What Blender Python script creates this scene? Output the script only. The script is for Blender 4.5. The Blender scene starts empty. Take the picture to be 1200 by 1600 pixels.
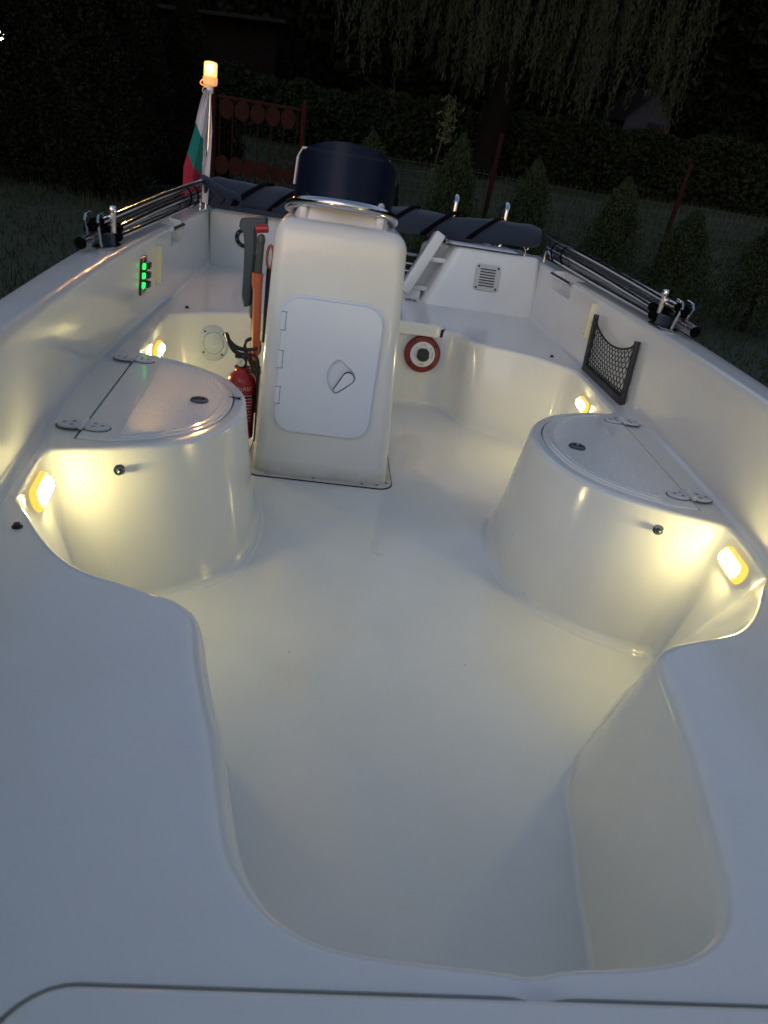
import bpy, bmesh, math, random
import numpy as np
from mathutils import Vector, Matrix
from mathutils.geometry import delaunay_2d_cdt
R = math.radians
random.seed(7); rng = np.random.default_rng(7)
SC = bpy.context.scene
COL = SC.collection
# the boat stands on its trailer, bow up by six degrees; boat coordinates: x to starboard side of the picture, y aft, z up from cockpit floor
H0 = 0.75
T = Matrix.Translation((0, 0, H0)) @ Matrix.Rotation(R(-6.05), 4, 'X')

# ---------------------------------------------------------------- camera
CF, CYAW, CPITCH, CROLL, CX, CZ = 1110.13, 0.124359, 0.453228, 0.163356, -0.209243, 0.961339
cam_d = bpy.data.cameras.new("camera"); cam = bpy.data.objects.new("camera", cam_d); COL.objects.link(cam)
fw = Vector((math.sin(CYAW)*math.cos(CPITCH), math.cos(CYAW)*math.cos(CPITCH), -math.sin(CPITCH)))
r0 = Vector((math.cos(CYAW), -math.sin(CYAW), 0)); u0 = r0.cross(fw)
cr = math.cos(CROLL)*r0 + math.sin(CROLL)*u0; cu = -math.sin(CROLL)*r0 + math.cos(CROLL)*u0
M = Matrix((cr, cu, -fw)).transposed().to_4x4(); M.translation = (CX, 0, CZ)
cam.matrix_world = T @ M
cam_d.sensor_fit = 'VERTICAL'; cam_d.sensor_height = 24; cam_d.lens = CF/1600*24
cam_d.clip_start = 0.02; cam_d.clip_end = 400
cam_d.dof.use_dof = True; cam_d.dof.focus_distance = 2.6; cam_d.dof.aperture_fstop = 5.6
SC.camera = cam

# ---------------------------------------------------------------- sky, exposure
SUN_EL, SUN_ROT = -1.0, 205
w = bpy.data.worlds.new("World"); SC.world = w; w.use_nodes = True
nt = w.node_tree; nt.nodes.clear()
sky = nt.nodes.new('ShaderNodeTexSky'); sky.sky_type = 'NISHITA'; sky.sun_disc = False
sky.sun_elevation = R(SUN_EL); sky.sun_rotation = R(SUN_ROT); sky.altitude = 0; sky.air_density = 1.2; sky.dust_density = 1.0; sky.ozone_density = 1.5
bg = nt.nodes.new('ShaderNodeBackground'); bg.inputs['Strength'].default_value = 0.15
wo = nt.nodes.new('ShaderNodeOutputWorld')
sun_d = bpy.data.lights.new("sun", 'SUN'); sun_d.energy = .042; sun_d.angle = R(50); sun_d.color = (1, .80, .76)
sun_o = bpy.data.objects.new("sun", sun_d); COL.objects.link(sun_o); sun_o.rotation_euler = (R(68), 0, R(-25))
nt.links.new(sky.outputs[0], bg.inputs['Color']); nt.links.new(bg.outputs[0], wo.inputs[0])
SC.view_settings.view_transform = 'Standard'; SC.view_settings.look = 'None'
SC.view_settings.exposure = 3.68; SC.view_settings.gamma = 1.0

# ---------------------------------------------------------------- materials
def mat(name, base, rough=0.5, metal=0.0, coat=0.0, emit=None, es=0.0, alpha=1.0, trans=0.0, ior=1.45, var=0.0, scale=20.0, bump=0.0, bscale=200.0, rvar=0.0, sheen=0.0):
    m = bpy.data.materials.new(name); m.use_nodes = True
    n = m.node_tree.nodes; l = m.node_tree.links; p = n['Principled BSDF']
    p.inputs['Base Color'].default_value = (*base, 1); p.inputs['Roughness'].default_value = rough
    p.inputs['Metallic'].default_value = metal; p.inputs['Coat Weight'].default_value = coat
    p.inputs['Coat Roughness'].default_value = 0.06
    p.inputs['Alpha'].default_value = alpha; p.inputs['Transmission Weight'].default_value = trans; p.inputs['IOR'].default_value = ior
    p.inputs['Sheen Weight'].default_value = sheen
    if emit: p.inputs['Emission Color'].default_value = (*emit, 1); p.inputs['Emission Strength'].default_value = es
    tc = n.new('ShaderNodeTexCoord')
    if var or rvar:
        nz = n.new('ShaderNodeTexNoise'); nz.inputs['Scale'].default_value = scale; nz.inputs['Detail'].default_value = 6
        l.new(tc.outputs['Object'], nz.inputs['Vector'])
        if var:
            mx = n.new('ShaderNodeMix'); mx.data_type = 'RGBA'
            mx.inputs['A'].default_value = (*[c*(1-var) for c in base], 1); mx.inputs['B'].default_value = (*[min(1, c*(1+var)) for c in base], 1)
            l.new(nz.outputs['Fac'], mx.inputs['Factor']); l.new(mx.outputs['Result'], p.inputs['Base Color'])
        if rvar:
            mr = n.new('ShaderNodeMapRange'); mr.inputs['From Min'].default_value = .3; mr.inputs['From Max'].default_value = .7
            mr.inputs['To Min'].default_value = max(.02, rough-rvar); mr.inputs['To Max'].default_value = rough+rvar
            l.new(nz.outputs['Fac'], mr.inputs['Value']); l.new(mr.outputs['Result'], p.inputs['Roughness'])
    if bump:
        nb = n.new('ShaderNodeTexNoise'); nb.inputs['Scale'].default_value = bscale; nb.inputs['Detail'].default_value = 3
        l.new(tc.outputs['Object'], nb.inputs['Vector'])
        b = n.new('ShaderNodeBump'); b.inputs['Strength'].default_value = bump; b.inputs['Distance'].default_value = 0.01
        l.new(nb.outputs['Fac'], b.inputs['Height']); l.new(b.outputs[0], p.inputs['Normal'])
    return m

def gelcoat(name, base, rough):
    m = mat(name, base, rough, coat=0.35)
    n = m.node_tree.nodes; l = m.node_tree.links; p = n['Principled BSDF']; tc = n['Texture Coordinate']
    big = n.new('ShaderNodeTexNoise'); big.inputs['Scale'].default_value = 3.5; big.inputs['Detail'].default_value = 8; big.inputs['Roughness'].default_value = .62
    fine = n.new('ShaderNodeTexNoise'); fine.inputs['Scale'].default_value = 170; fine.inputs['Detail'].default_value = 4
    smear = n.new('ShaderNodeTexNoise'); smear.inputs['Scale'].default_value = 4; smear.inputs['Detail'].default_value = 3
    for q in (big, fine, smear): l.new(tc.outputs['Object'], q.inputs['Vector'])
    r1 = n.new('ShaderNodeMapRange'); r1.inputs['From Min'].default_value = .2; r1.inputs['From Max'].default_value = .8; r1.inputs['To Min'].default_value = 0; r1.inputs['To Max'].default_value = 1
    l.new(big.outputs['Fac'], r1.inputs['Value'])
    mx = n.new('ShaderNodeMix'); mx.data_type = 'RGBA'
    mx.inputs['A'].default_value = (*base, 1); mx.inputs['B'].default_value = (base[0]*.91, base[1]*.90, base[2]*.86, 1)
    l.new(r1.outputs['Result'], mx.inputs['Factor'])
    # sparse specks of dirt
    vo = n.new('ShaderNodeTexVoronoi'); vo.inputs['Scale'].default_value = 7.5; l.new(tc.outputs['Object'], vo.inputs['Vector'])
    sp = n.new('ShaderNodeMapRange'); sp.inputs['From Min'].default_value = .010; sp.inputs['From Max'].default_value = .022; sp.inputs['To Min'].default_value = .65; sp.inputs['To Max'].default_value = 0
    l.new(vo.outputs['Distance'], sp.inputs['Value'])
    m2 = n.new('ShaderNodeMix'); m2.data_type = 'RGBA'; m2.inputs['B'].default_value = (.09, .07, .05, 1)
    l.new(sp.outputs['Result'], m2.inputs['Factor']); l.new(mx.outputs['Result'], m2.inputs['A'])
    l.new(m2.outputs['Result'], p.inputs['Base Color'])
    r2 = n.new('ShaderNodeMapRange'); r2.inputs['From Min'].default_value = .3; r2.inputs['From Max'].default_value = .7
    r2.inputs['To Min'].default_value = rough*.88; r2.inputs['To Max'].default_value = rough*1.15
    l.new(smear.outputs['Fac'], r2.inputs['Value']); l.new(r2.outputs['Result'], p.inputs['Roughness'])
    b = n.new('ShaderNodeBump'); b.inputs['Strength'].default_value = .03; b.inputs['Distance'].default_value = .003
    l.new(fine.outputs['Fac'], b.inputs['Height'])
    l.new(b.outputs[0], p.inputs['Normal'])
    return m

GEL = gelcoat('gelcoat', (.77, .768, .745), .17)
GELC = gelcoat('gelcoat_console', (.76, .757, .72), .20)
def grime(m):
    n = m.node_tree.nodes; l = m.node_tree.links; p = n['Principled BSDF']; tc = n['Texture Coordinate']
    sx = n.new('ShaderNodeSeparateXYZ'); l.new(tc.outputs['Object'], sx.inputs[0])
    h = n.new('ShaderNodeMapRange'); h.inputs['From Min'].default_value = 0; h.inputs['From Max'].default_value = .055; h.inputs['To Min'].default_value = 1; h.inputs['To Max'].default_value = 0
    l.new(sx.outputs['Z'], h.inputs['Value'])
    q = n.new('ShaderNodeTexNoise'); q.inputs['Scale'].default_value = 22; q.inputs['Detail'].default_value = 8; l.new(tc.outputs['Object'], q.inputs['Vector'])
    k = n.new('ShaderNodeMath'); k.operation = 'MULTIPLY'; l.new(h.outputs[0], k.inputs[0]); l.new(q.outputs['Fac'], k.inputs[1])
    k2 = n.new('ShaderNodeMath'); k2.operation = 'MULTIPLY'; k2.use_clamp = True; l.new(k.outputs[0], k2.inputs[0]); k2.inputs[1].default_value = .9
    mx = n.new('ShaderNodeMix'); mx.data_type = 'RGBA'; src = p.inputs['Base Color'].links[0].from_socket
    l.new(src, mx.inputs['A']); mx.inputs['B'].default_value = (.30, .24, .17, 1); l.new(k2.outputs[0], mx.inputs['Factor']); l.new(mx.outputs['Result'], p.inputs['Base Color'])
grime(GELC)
PLAST = mat('white_plastic', (.70, .73, .78), .42, var=.03, rvar=.06, scale=30, bump=.04, bscale=600)
HNG = mat('hinge_plastic', (.58, .59, .60), .4, rvar=.08)
LIDM = mat('nonskid_gelcoat', (.74, .735, .71), .16, coat=1.0); LIDM.node_tree.nodes['Principled BSDF'].inputs['Coat IOR'].default_value = 1.7; LIDM.node_tree.nodes['Principled BSDF'].inputs['Coat Roughness'].default_value = .06
def nonskid(m):
    n = m.node_tree.nodes; l = m.node_tree.links; p = n['Principled BSDF']; tc = n['Texture Coordinate']
    mp = n.new('ShaderNodeMapping'); mp.inputs['Rotation'].default_value = (0, 0, R(28)); l.new(tc.outputs['Object'], mp.inputs['Vector'])
    a = n.new('ShaderNodeTexWave'); a.inputs['Scale'].default_value = 42; a.bands_direction = 'X'; a.inputs['Distortion'].default_value = .4
    c = n.new('ShaderNodeTexWave'); c.inputs['Scale'].default_value = 60; c.bands_direction = 'Y'; c.inputs['Distortion'].default_value = .6
    nz = n.new('ShaderNodeTexNoise'); nz.inputs['Scale'].default_value = 190; nz.inputs['Detail'].default_value = 2
    for q in (a, c, nz): l.new(mp.outputs[0], q.inputs['Vector'])
    m1 = n.new('ShaderNodeMath'); m1.operation = 'ADD'; l.new(a.outputs['Fac'], m1.inputs[0]); l.new(c.outputs['Fac'], m1.inputs[1])
    m2 = n.new('ShaderNodeMath'); m2.operation = 'MULTIPLY_ADD'; l.new(nz.outputs['Fac'], m2.inputs[0]); m2.inputs[1].default_value = 2.2; l.new(m1.outputs[0], m2.inputs[2])
    b = n.new('ShaderNodeBump'); b.inputs['Strength'].default_value = .38; b.inputs['Distance'].default_value = .0009
    l.new(m2.outputs[0], b.inputs['Height']); l.new(b.outputs[0], p.inputs['Normal']); l.new(b.outputs[0], p.inputs['Coat Normal'])
nonskid(LIDM)
CHROME = mat('stainless_steel', (.62, .62, .64), .14, metal=1, rvar=.06, scale=40)
KNOB = mat('dark_chrome', (.14, .14, .15), .18, metal=1)
DCHROME = mat('dull_stainless', (.35, .35, .36), .3, metal=1, rvar=.1, scale=60)
BLACK = mat('black_plastic', (.015, .015, .017), .4, rvar=.1, scale=40)
CAPM = mat('black_end_cap', (.003, .003, .003), .95); CAPM.node_tree.nodes['Principled BSDF'].inputs['Specular IOR Level'].default_value = .05
RUBBER = mat('black_rubber', (.02, .02, .022), .75)  # also draws the shadow outline under the door latch handle
GASKET_SHADE = mat('grey_gasket_and_shade', (.05, .05, .055), .6)  # gaskets in the lid openings, and the painted shadow rims of the lid hinges
CANVAS = mat('navy_canvas', (.020, .030, .056), .9, var=.2, scale=30, bump=.5, bscale=260, sheen=.15)
STRAP = mat('black_webbing', (.003, .003, .004), .95, bump=.3, bscale=500); STRAP.node_tree.nodes['Principled BSDF'].inputs['Specular IOR Level'].default_value = .1
TINT = mat('tinted_acrylic', (.006, .0095, .026), .30, alpha=.86); TINT.node_tree.nodes['Principled BSDF'].inputs['Specular IOR Level'].default_value = .22
COWL = mat('outboard_cowl', (.01, .011, .014), .25, coat=.6)
RED = mat('red_enamel', (.34, .012, .015), .3, coat=.4, var=.08)
REDP = mat('red_plastic', (.20, .018, .022), .42, var=.1)
GREY = mat('grey_plastic', (.038, .062, .074), .45, var=.1)
OLIVE = mat('grey_green_tube', (.09, .10, .08), .45, var=.1)
ORANGE = mat('orange_plastic', (.50, .12, .05), .5, var=.18, scale=40)
CLEARG = mat('grey_handle', (.05, .058, .054), .3)
CREAM = mat('cream_plastic', (.70, .67, .50), .45)
PALE = mat('pale_plate_plastic', (.55, .60, .60), .35, coat=.2)
VENTM = mat('vent_plastic', (.50, .51, .48), .45)
WHITE = mat('white_print', (.75, .75, .72), .5)
PANEL = mat('panel_black', (.012, .014, .013), .35)
NETF = mat('net_frame_plastic', (.03, .03, .032), .5, rvar=.08)
NETM = mat('net_cord', (.012, .012, .012), .8)
GREEN = mat('green_led', (.02, .4, .08), .3, emit=(.02, 1, .10), es=.16)
LAMPB = mat('lamp_bezel', (.80, .55, .12), .12, coat=.6, emit=(1, .66, .08), es=.075)
LAMPR = mat('lamp_rib', (.55, .33, .05), .2, coat=.5)
LAMPC = mat('lamp_core', (1, .9, .6), .2, emit=(1, .865, .37), es=9.6)
BEAC = mat('beacon_lens', (1, .7, .3), .2, emit=(1, .46, .12), es=.20)
def bulb_glow(m, zc, wd, base, peak):
    n = m.node_tree.nodes; l = m.node_tree.links; p = n['Principled BSDF']; tc = n['Texture Coordinate']
    vd = n.new('ShaderNodeVectorMath'); vd.operation = 'DISTANCE'; vd.inputs[1].default_value = (0, -.03, zc); l.new(tc.outputs['Object'], vd.inputs[0])
    a = n.new('ShaderNodeMath'); a.operation = 'DIVIDE'; a.inputs[1].default_value = wd; l.new(vd.outputs['Value'], a.inputs[0])
    b = n.new('ShaderNodeMath'); b.operation = 'POWER'; b.inputs[1].default_value = 2; l.new(a.outputs[0], b.inputs[0])
    c = n.new('ShaderNodeMath'); c.operation = 'MULTIPLY'; c.inputs[1].default_value = -1; l.new(b.outputs[0], c.inputs[0])
    d = n.new('ShaderNodeMath'); d.operation = 'EXPONENT'; l.new(c.outputs[0], d.inputs[0])
    e = n.new('ShaderNodeMath'); e.operation = 'MULTIPLY_ADD'; e.inputs[1].default_value = peak; e.inputs[2].default_value = base; l.new(d.outputs[0], e.inputs[0])
    l.new(e.outputs[0], p.inputs['Emission Strength'])
bulb_glow(BEAC, 1.226-.62, .0075, .13, 720)
BEACB = mat('beacon_base', (1, .62, .30), .4, emit=(1, .40, .10), es=.05)
F_W = mat('flag_white', (.55, .55, .58), .9, bump=.3, bscale=300); F_G = mat('flag_green', (.005, .17, .14), .9, bump=.3, bscale=300); F_R = mat('flag_red', (.32, .015, .04), .9, bump=.3, bscale=300)
RUST = mat('rusty_red_steel', (.024, .009, .007), .8, var=.35, scale=18)
WIRE = mat('dark_wire', (.10, .10, .09), .6, metal=.6)
BARK = mat('bark', (.006, .005, .004), .9, var=.3, scale=12, bump=.6, bscale=30)
WALLG = mat('pale_render', (.030, .035, .048), .9, var=.15, scale=3)
ROOFM = mat('grey_roof', (.012, .011, .011), .8, var=.2, scale=6)
def leafmat(name, c, v=.45, sc=3.0):
    m = mat(name, c, .9, var=v, scale=sc); m.node_tree.nodes['Principled BSDF'].inputs['Specular IOR Level'].default_value = .08; return m
LEAF_D = leafmat('dark_conifer_leaf', (.0085, .012, .006)); LEAF_H = leafmat('hedge_leaf', (.014, .021, .010), sc=1.2)
LEAF_W = leafmat('willow_leaf', (.034, .042, .024), sc=1.5); LEAF_T = leafmat('thuja_leaf', (.026, .040, .019)); LEAF_WD = leafmat('weed_leaf', (.06, .07, .04))
GRASSB = leafmat('grass_blade', (.028, .038, .020), sc=2)
GROUND = mat('lawn_ground', (.034, .044, .026), .95, var=.45, scale=1.6, bump=.8, bscale=25)

BARK.node_tree.nodes['Principled BSDF'].inputs['Specular IOR Level'].default_value = .1
RUST.node_tree.nodes['Principled BSDF'].inputs['Specular IOR Level'].default_value = .1
ROOFM.node_tree.nodes['Principled BSDF'].inputs['Specular IOR Level'].default_value = .1
WALLG.node_tree.nodes['Principled BSDF'].inputs['Specular IOR Level'].default_value = .1
# ---------------------------------------------------------------- object helpers
ORG = {}
def tag(o, label, cat, group=None, kind=None):
    if label: o['label'] = label
    if cat: o['category'] = cat
    if group: o['group'] = group
    if kind: o['kind'] = kind
    return o
def thing(name, label, cat, loc=(0, 0, 0), group=None, world=False):
    o = bpy.data.objects.new(name, None); COL.objects.link(o); o.empty_display_size = .05
    o.matrix_world = (Matrix.Translation(loc) if world else T @ Matrix.Translation(loc))
    ORG[o.name] = Vector(loc); return tag(o, label, cat, group)
def origin(p):
    return ORG.get(p.name, Vector((0, 0, 0))) if p else Vector((0, 0, 0))
def mk(name, verts, faces, m, parent=None, smooth=35, mats=None, fmat=None):
    """one mesh object; verts in boat (or world) coordinates, moved to the parent's base"""
    og = origin(parent)
    me = bpy.data.meshes.new(name)
    me.from_pydata([tuple(Vector(v)-og) for v in verts], [], faces); me.update()
    bm = bmesh.new(); bm.from_mesh(me); bmesh.ops.recalc_face_normals(bm, faces=bm.faces); bm.to_mesh(me); bm.free()
    if smooth:
        me.polygons.foreach_set('use_smooth', [True]*len(me.polygons)); me.set_sharp_from_angle(angle=R(smooth))
    for q in ([m] if not mats else mats): me.materials.append(q)
    if fmat: me.polygons.foreach_set('material_index', fmat)
    o = bpy.data.objects.new(name, me); COL.objects.link(o)
    if parent: o.parent = parent; ORG[o.name] = og
    return o
class G:
    """collects shapes into one mesh"""
    def __init__(s): s.v = []; s.f = []; s.k = []; s.c = []
    def add(s, v, f, k=0):
        n = len(s.v); s.c.append((n, len(s.f), len(v), len(f))); s.v += [Vector(p) for p in v]; s.f += [[i+n for i in q] for q in f]; s.k += [k]*len(f); return s
    def each(s, name, m, parent=None, smooth=35, per=1):
        for a in range(0, len(s.c), per):
            v0, f0 = s.c[a][:2]; b = s.c[min(a+per, len(s.c))-1]; v1, f1 = b[0]+b[2], b[1]+b[3]
            mk(name, s.v[v0:v1], [[i-v0 for i in q] for q in s.f[f0:f1]], m, parent, smooth)
    def obj(s, name, m, parent=None, smooth=35, mats=None): return mk(name, s.v, s.f, m, parent, smooth, mats, s.k if mats else None)
def frame(o, x, y):
    x = Vector(x).normalized(); y = Vector(y); y = (y-x*y.dot(x)).normalized(); z = x.cross(y)
    m = Matrix((x, y, z)).transposed().to_4x4(); m.translation = o; return m
def xf(m, g):
    g.v = [m @ p for p in g.v]; return g
def tube(pts, r, n=10, cap=True, closed=False):
    pts = [Vector(p) for p in pts]; N = len(pts); rr = r if hasattr(r, '__len__') else [r]*N
    v = []; f = []; ref = None
    for i, p in enumerate(pts):
        a = pts[(i-1) % N] if (i or closed) else p; b = pts[(i+1) % N] if (i < N-1 or closed) else p
        t = (b-a).normalized()
        if ref is None: ref = t.cross(Vector((0, 0, 1)) if abs(t.z) < .9 else Vector((1, 0, 0))).normalized()
        ref = (ref-t*ref.dot(t)).normalized(); q = t.cross(ref)
        for k in range(n):
            an = 2*math.pi*k/n; v.append(p+(ref*math.cos(an)+q*math.sin(an))*rr[i])
    M_ = N if closed else N-1
    for i in range(M_):
        for k in range(n):
            j = (i+1) % N; f.append([i*n+k, i*n+(k+1) % n, j*n+(k+1) % n, j*n+k])
    if cap and not closed: f.append(list(range(n))[::-1]); f.append([(N-1)*n+k for k in range(n)])
    return v, f
def smooth_path(pts, n=8):
    P = [Vector(p) for p in pts]; out = []
    for i in range(len(P)-1):
        a = P[max(i-1, 0)]; b = P[i]; c = P[i+1]; d = P[min(i+2, len(P)-1)]
        for k in range(n):
            t = k/n; out.append(.5*((2*b)+(c-a)*t+(2*a-5*b+4*c-d)*t*t+(3*b-a-3*c+d)*t**3))
    return out+[P[-1]]
def lathe(prof, n=24, c=(0, 0, 0)):
    """prof: (radius, z) list turned about z"""
    v = []; f = []; c = Vector(c)
    for r, z in prof:
        for k in range(n): a = 2*math.pi*k/n; v.append(c+Vector((r*math.cos(a), r*math.sin(a), z)))
    for i in range(len(prof)-1):
        for k in range(n): f.append([i*n+k, i*n+(k+1) % n, (i+1)*n+(k+1) % n, (i+1)*n+k])
    f.append(list(range(n))[::-1]); f.append([(len(prof)-1)*n+k for k in range(n)])
    return v, f
def box(c, s, bev=0.0):
    bm = bmesh.new(); bmesh.ops.create_cube(bm, size=1)
    for q in bm.verts: q.co = Vector((q.co.x*s[0], q.co.y*s[1], q.co.z*s[2]))+Vector(c)
    if bev: bmesh.ops.bevel(bm, geom=bm.edges[:], offset=bev, segments=3, affect='EDGES', profile=.5)
    bm.verts.index_update(); v = [q.co.copy() for q in bm.verts]; f = [[x.index for x in q.verts] for q in bm.faces]; bm.free(); return v, f
def rrect(w, h, r, n=8, cx=0, cy=0):
    o = []
    for (sx, sy, a0) in ((1, 1, 0), (-1, 1, 90), (-1, -1, 180), (1, -1, 270)):
        for k in range(n+1):
            a = R(a0+90*k/n); o.append((cx+sx*(w/2-r)+r*math.cos(a), cy+sy*(h/2-r)+r*math.sin(a)))
    return o
def area(p): return .5*sum(p[i][0]*p[(i+1) % len(p)][1]-p[(i+1) % len(p)][0]*p[i][1] for i in range(len(p)))
def offset(p, d):
    """offset closed polygon; positive d = inward"""
    s = 1 if area(p) > 0 else -1; out = []; n = len(p)
    for i in range(n):
        a = Vector(p[i-1]); b = Vector(p[i]); c = Vector(p[(i+1) % n]); t = (c-a)
        if t.length < 1e-9: t = b-a
        t.normalize(); out.append((b.x-s*t.y*d, b.y+s*t.x*d))
    return out
def inpoly(x, y, p):
    c = False; n = len(p); j = n-1
    for i in range(n):
        if (p[i][1] > y) != (p[j][1] > y) and x < (p[j][0]-p[i][0])*(y-p[i][1])/(p[j][1]-p[i][1])+p[i][0]: c = not c
        j = i
    return c
def fill(outer, holes=(), grid=0.0):
    """triangulate polygon with holes; returns 2D verts (outer loop, then holes, then grid) and faces"""
    pts = list(outer); ed = [(i, (i+1) % len(outer)) for i in range(len(outer))]
    for h in holes:
        n = len(pts); pts += list(h); ed += [(n+i, n+(i+1) % len(h)) for i in range(len(h))]
    if grid:
        P0 = np.array(pts); xs = np.arange(P0[:, 0].min()+grid/2, P0[:, 0].max(), grid); ys = np.arange(P0[:, 1].min()+grid/2, P0[:, 1].max(), grid)
        for x in xs:
            for y in ys:
                if inpoly(x, y, outer) and not any(inpoly(x, y, h) for h in holes) and ((P0[:, 0]-x)**2+(P0[:, 1]-y)**2).min() > (grid*.35)**2: pts.append((x, y))
    vo, eo, fo, ov, oe, of = delaunay_2d_cdt([Vector(p) for p in pts], ed, [], 0, 1e-7)
    m = {}
    for i, o in enumerate(ov):
        for q in o: m.setdefault(i, q)
    extra = [vo[i] for i in range(len(vo)) if i not in m]; base = len(pts); k = 0
    for i in range(len(vo)):
        if i not in m: pts.append(tuple(vo[i])); m[i] = base+k; k += 1
    fs = []
    for t in fo:
        cx = sum(vo[i][0] for i in t)/len(t); cy = sum(vo[i][1] for i in t)/len(t)
        if inpoly(cx, cy, outer) and not any(inpoly(cx, cy, h) for h in holes): fs.append([m[i] for i in t])
    return pts, fs
def plate(outline, th, bev=.001, seg=3, holes=(), z0=0.0, grid=0.0, back=False):
    """flat plate in xy, from z0 to z0+th, with rounded top edge"""
    g = G(); rings = [(0, z0)]
    for k in range(seg+1):
        a = math.pi/2*k/seg; rings.append((bev-bev*math.cos(a), z0+th-bev+bev*math.sin(a)))
    v = []; f = []; n = len(outline)
    for d, z in rings: v += [(x, y, z) for x, y in offset(outline, d)]
    for i in range(len(rings)-1):
        for k in range(n): f.append([i*n+k, i*n+(k+1) % n, (i+1)*n+(k+1) % n, (i+1)*n+k])
    top = offset(outline, bev+.0002); p, tf = fill(top, holes, grid)
    g.add(v, f); g.add([(x, y, z0+th) for x, y in p], tf)
    m = len(g.v)-len(p)
    last = (len(rings)-1)*n
    g.f += [[last+k, last+(k+1) % n, m+(k+1) % n, m+k] for k in range(n)]; g.k += [0]*n
    if back: g.add([(x, y, z0) for x, y in outline], [list(range(n))])
    return g
def disc_screw(c, nrm, r=.004, h=.0025):
    nrm = Vector(nrm).normalized(); x = nrm.cross(Vector((.3, .9, .2))).normalized()
    g = G(); v, f = lathe([(r, 0), (r, h*.5), (r*.7, h), (r*.35, h*1.1)], 12); g.add(v, f); return xf(frame(c, x, nrm.cross(x)), g)
def text(name, s, size, m, mtx, parent, th=.0004):
    c = bpy.data.curves.new(name, 'FONT'); c.body = s; c.size = size; c.align_x = 'CENTER'; c.align_y = 'CENTER'; c.extrude = th
    o = bpy.data.objects.new('tmp_text', c); COL.objects.link(o)
    dg = bpy.context.evaluated_depsgraph_get(); me = bpy.data.meshes.new_from_object(o.evaluated_get(dg)); bpy.data.objects.remove(o)
    v = [mtx @ q.co for q in me.vertices]; f = [list(q.vertices) for q in me.polygons]; bpy.data.meshes.remove(me); return G().add(v, f)

# ================================================================ BOAT
ZD = .345
boat = thing('motorboat', 'small open white motorboat with its cockpit lit by four yellow lamps, on the lawn', 'boat')
interp = lambda y, t: float(np.interp(y, [a for a, b in t], [b for a, b in t]))
XO = [(-.95, .01), (-.85, .16), (-.6, .33), (-.3, .49), (0, .60), (.4, .695), (.8, .765), (1.2, .812), (1.5, .845), (1.8, .88), (2.15, .918), (2.6, .94), (3.2, .95), (4.14, .95)]
XI = [(-.86, .0), (-.75, .10), (-.5, .26), (-.2, .42), (0, .50), (.4, .60), (.8, .68), (1.2, .735), (1.38, .752), (1.8, .79), (2.2, .814), (2.6, .832), (3.0, .845), (4.14, .855)]
XF = [(-.84, .0), (-.7, .10), (-.4, .28), (-.1, .43), (.1, .52), (.4, .615), (.8, .695), (1.2, .748), (1.45, .784), (1.8, .814), (2.2, .833), (2.8, .842), (4.14, .845)]
def sm(t):
    ys = np.linspace(t[0][0], t[-1][0], 160); xs = np.interp(ys, [a for a, b in t], [b for a, b in t])
    for _ in range(60): xs[1:-1] = (xs[:-2]+2*xs[1:-1]+xs[2:])/4
    return list(zip(ys, xs))
XO, XI, XF = sm(XO), sm(XI), sm(XF)

# --- the cockpit well: rim at deck level and matching foot at floor level (half, bow to stern)
HALF = [((0, .375), (0, .43)), ((.07, .379), (.06, .434)), ((.14, .385), (.12, .44)), ((.185, .395), (.165, .455)), ((.222, .418), (.195, .48)), ((.247, .455), (.220, .52)), ((.268, .515), (.238, .57)),
 ((.287, .59), (.25, .63)), ((.31, .68), (.262, .70)), ((.331, .775), (.285, .80)), ((.342, .83), (.303, .89)), ((.357, .868), (.33, .95)), ((.385, .893), (.36, .998)), ((.425, .910), (.39, 1.035)), ((.47, .926), (.42, 1.068)), ((.53, .950), (.458, 1.112)),
 ((.581, .991), (.495, 1.155)), ((.629, 1.048), (.54, 1.205)), ((.661, 1.094), (.568, 1.232)), ((.688, 1.131), (.586, 1.252)), ((.704, 1.152), (.595, 1.264)), ((.7115, 1.168), (.600, 1.272)), ((.720, 1.22), (.609, 1.282)), ((.730, 1.29), (.622, 1.298)),
 ((.7365, 1.352), (.640, 1.318)), ((.730, 1.3735), (.638, 1.330)), ((.70, 1.386), (.612, 1.333)), ((.65, 1.405), (.575, 1.343)), ((.60, 1.428), (.535, 1.362)), ((.54, 1.460), (.48, 1.396)), ((.49, 1.500), (.43, 1.437)),
 ((.445, 1.552), (.382, 1.492)), ((.412, 1.615), (.347, 1.562)), ((.394, 1.69), (.328, 1.65)), ((.388, 1.77), (.322, 1.75)), ((.396, 1.86), (.332, 1.87)), ((.422, 1.94), (.36, 1.98)), ((.462, 2.008), (.40, 2.07)),
 ((.515, 2.065), (.455, 2.135)), ((.585, 2.11), (.53, 2.185)), ((.66, 2.142), (.61, 2.218)), ((.72, 2.158), (.675, 2.235)), ((.748, 2.175), (.70, 2.25)), ((.757, 2.21), (.712, 2.275)), ((.764, 2.30), (.72, 2.345)),
 ((.775, 2.45), (.727, 2.45)), ((.782, 2.60), (.73, 2.55)), ((.776, 2.675), (.722, 2.61)), ((.752, 2.725), (.70, 2.652)), ((.715, 2.768), (.668, 2.682)), ((.655, 2.828), (.62, 2.722)), ((.585, 2.873), (.56, 2.765)),
 ((.51, 2.905), (.487, 2.81)), ((.45, 2.925), (.43, 2.85)), ((.412, 2.955), (.397, 2.90)), ((.392, 3.01), (.378, 2.965)), ((.378, 3.065), (.358, 3.02)), ((.35, 3.105), (.325, 3.06)), ((.30, 3.118), (.27, 3.072)), ((.20, 3.12), (.18, 3.074)), ((.1, 3.12), (.09, 3.074))]
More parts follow.
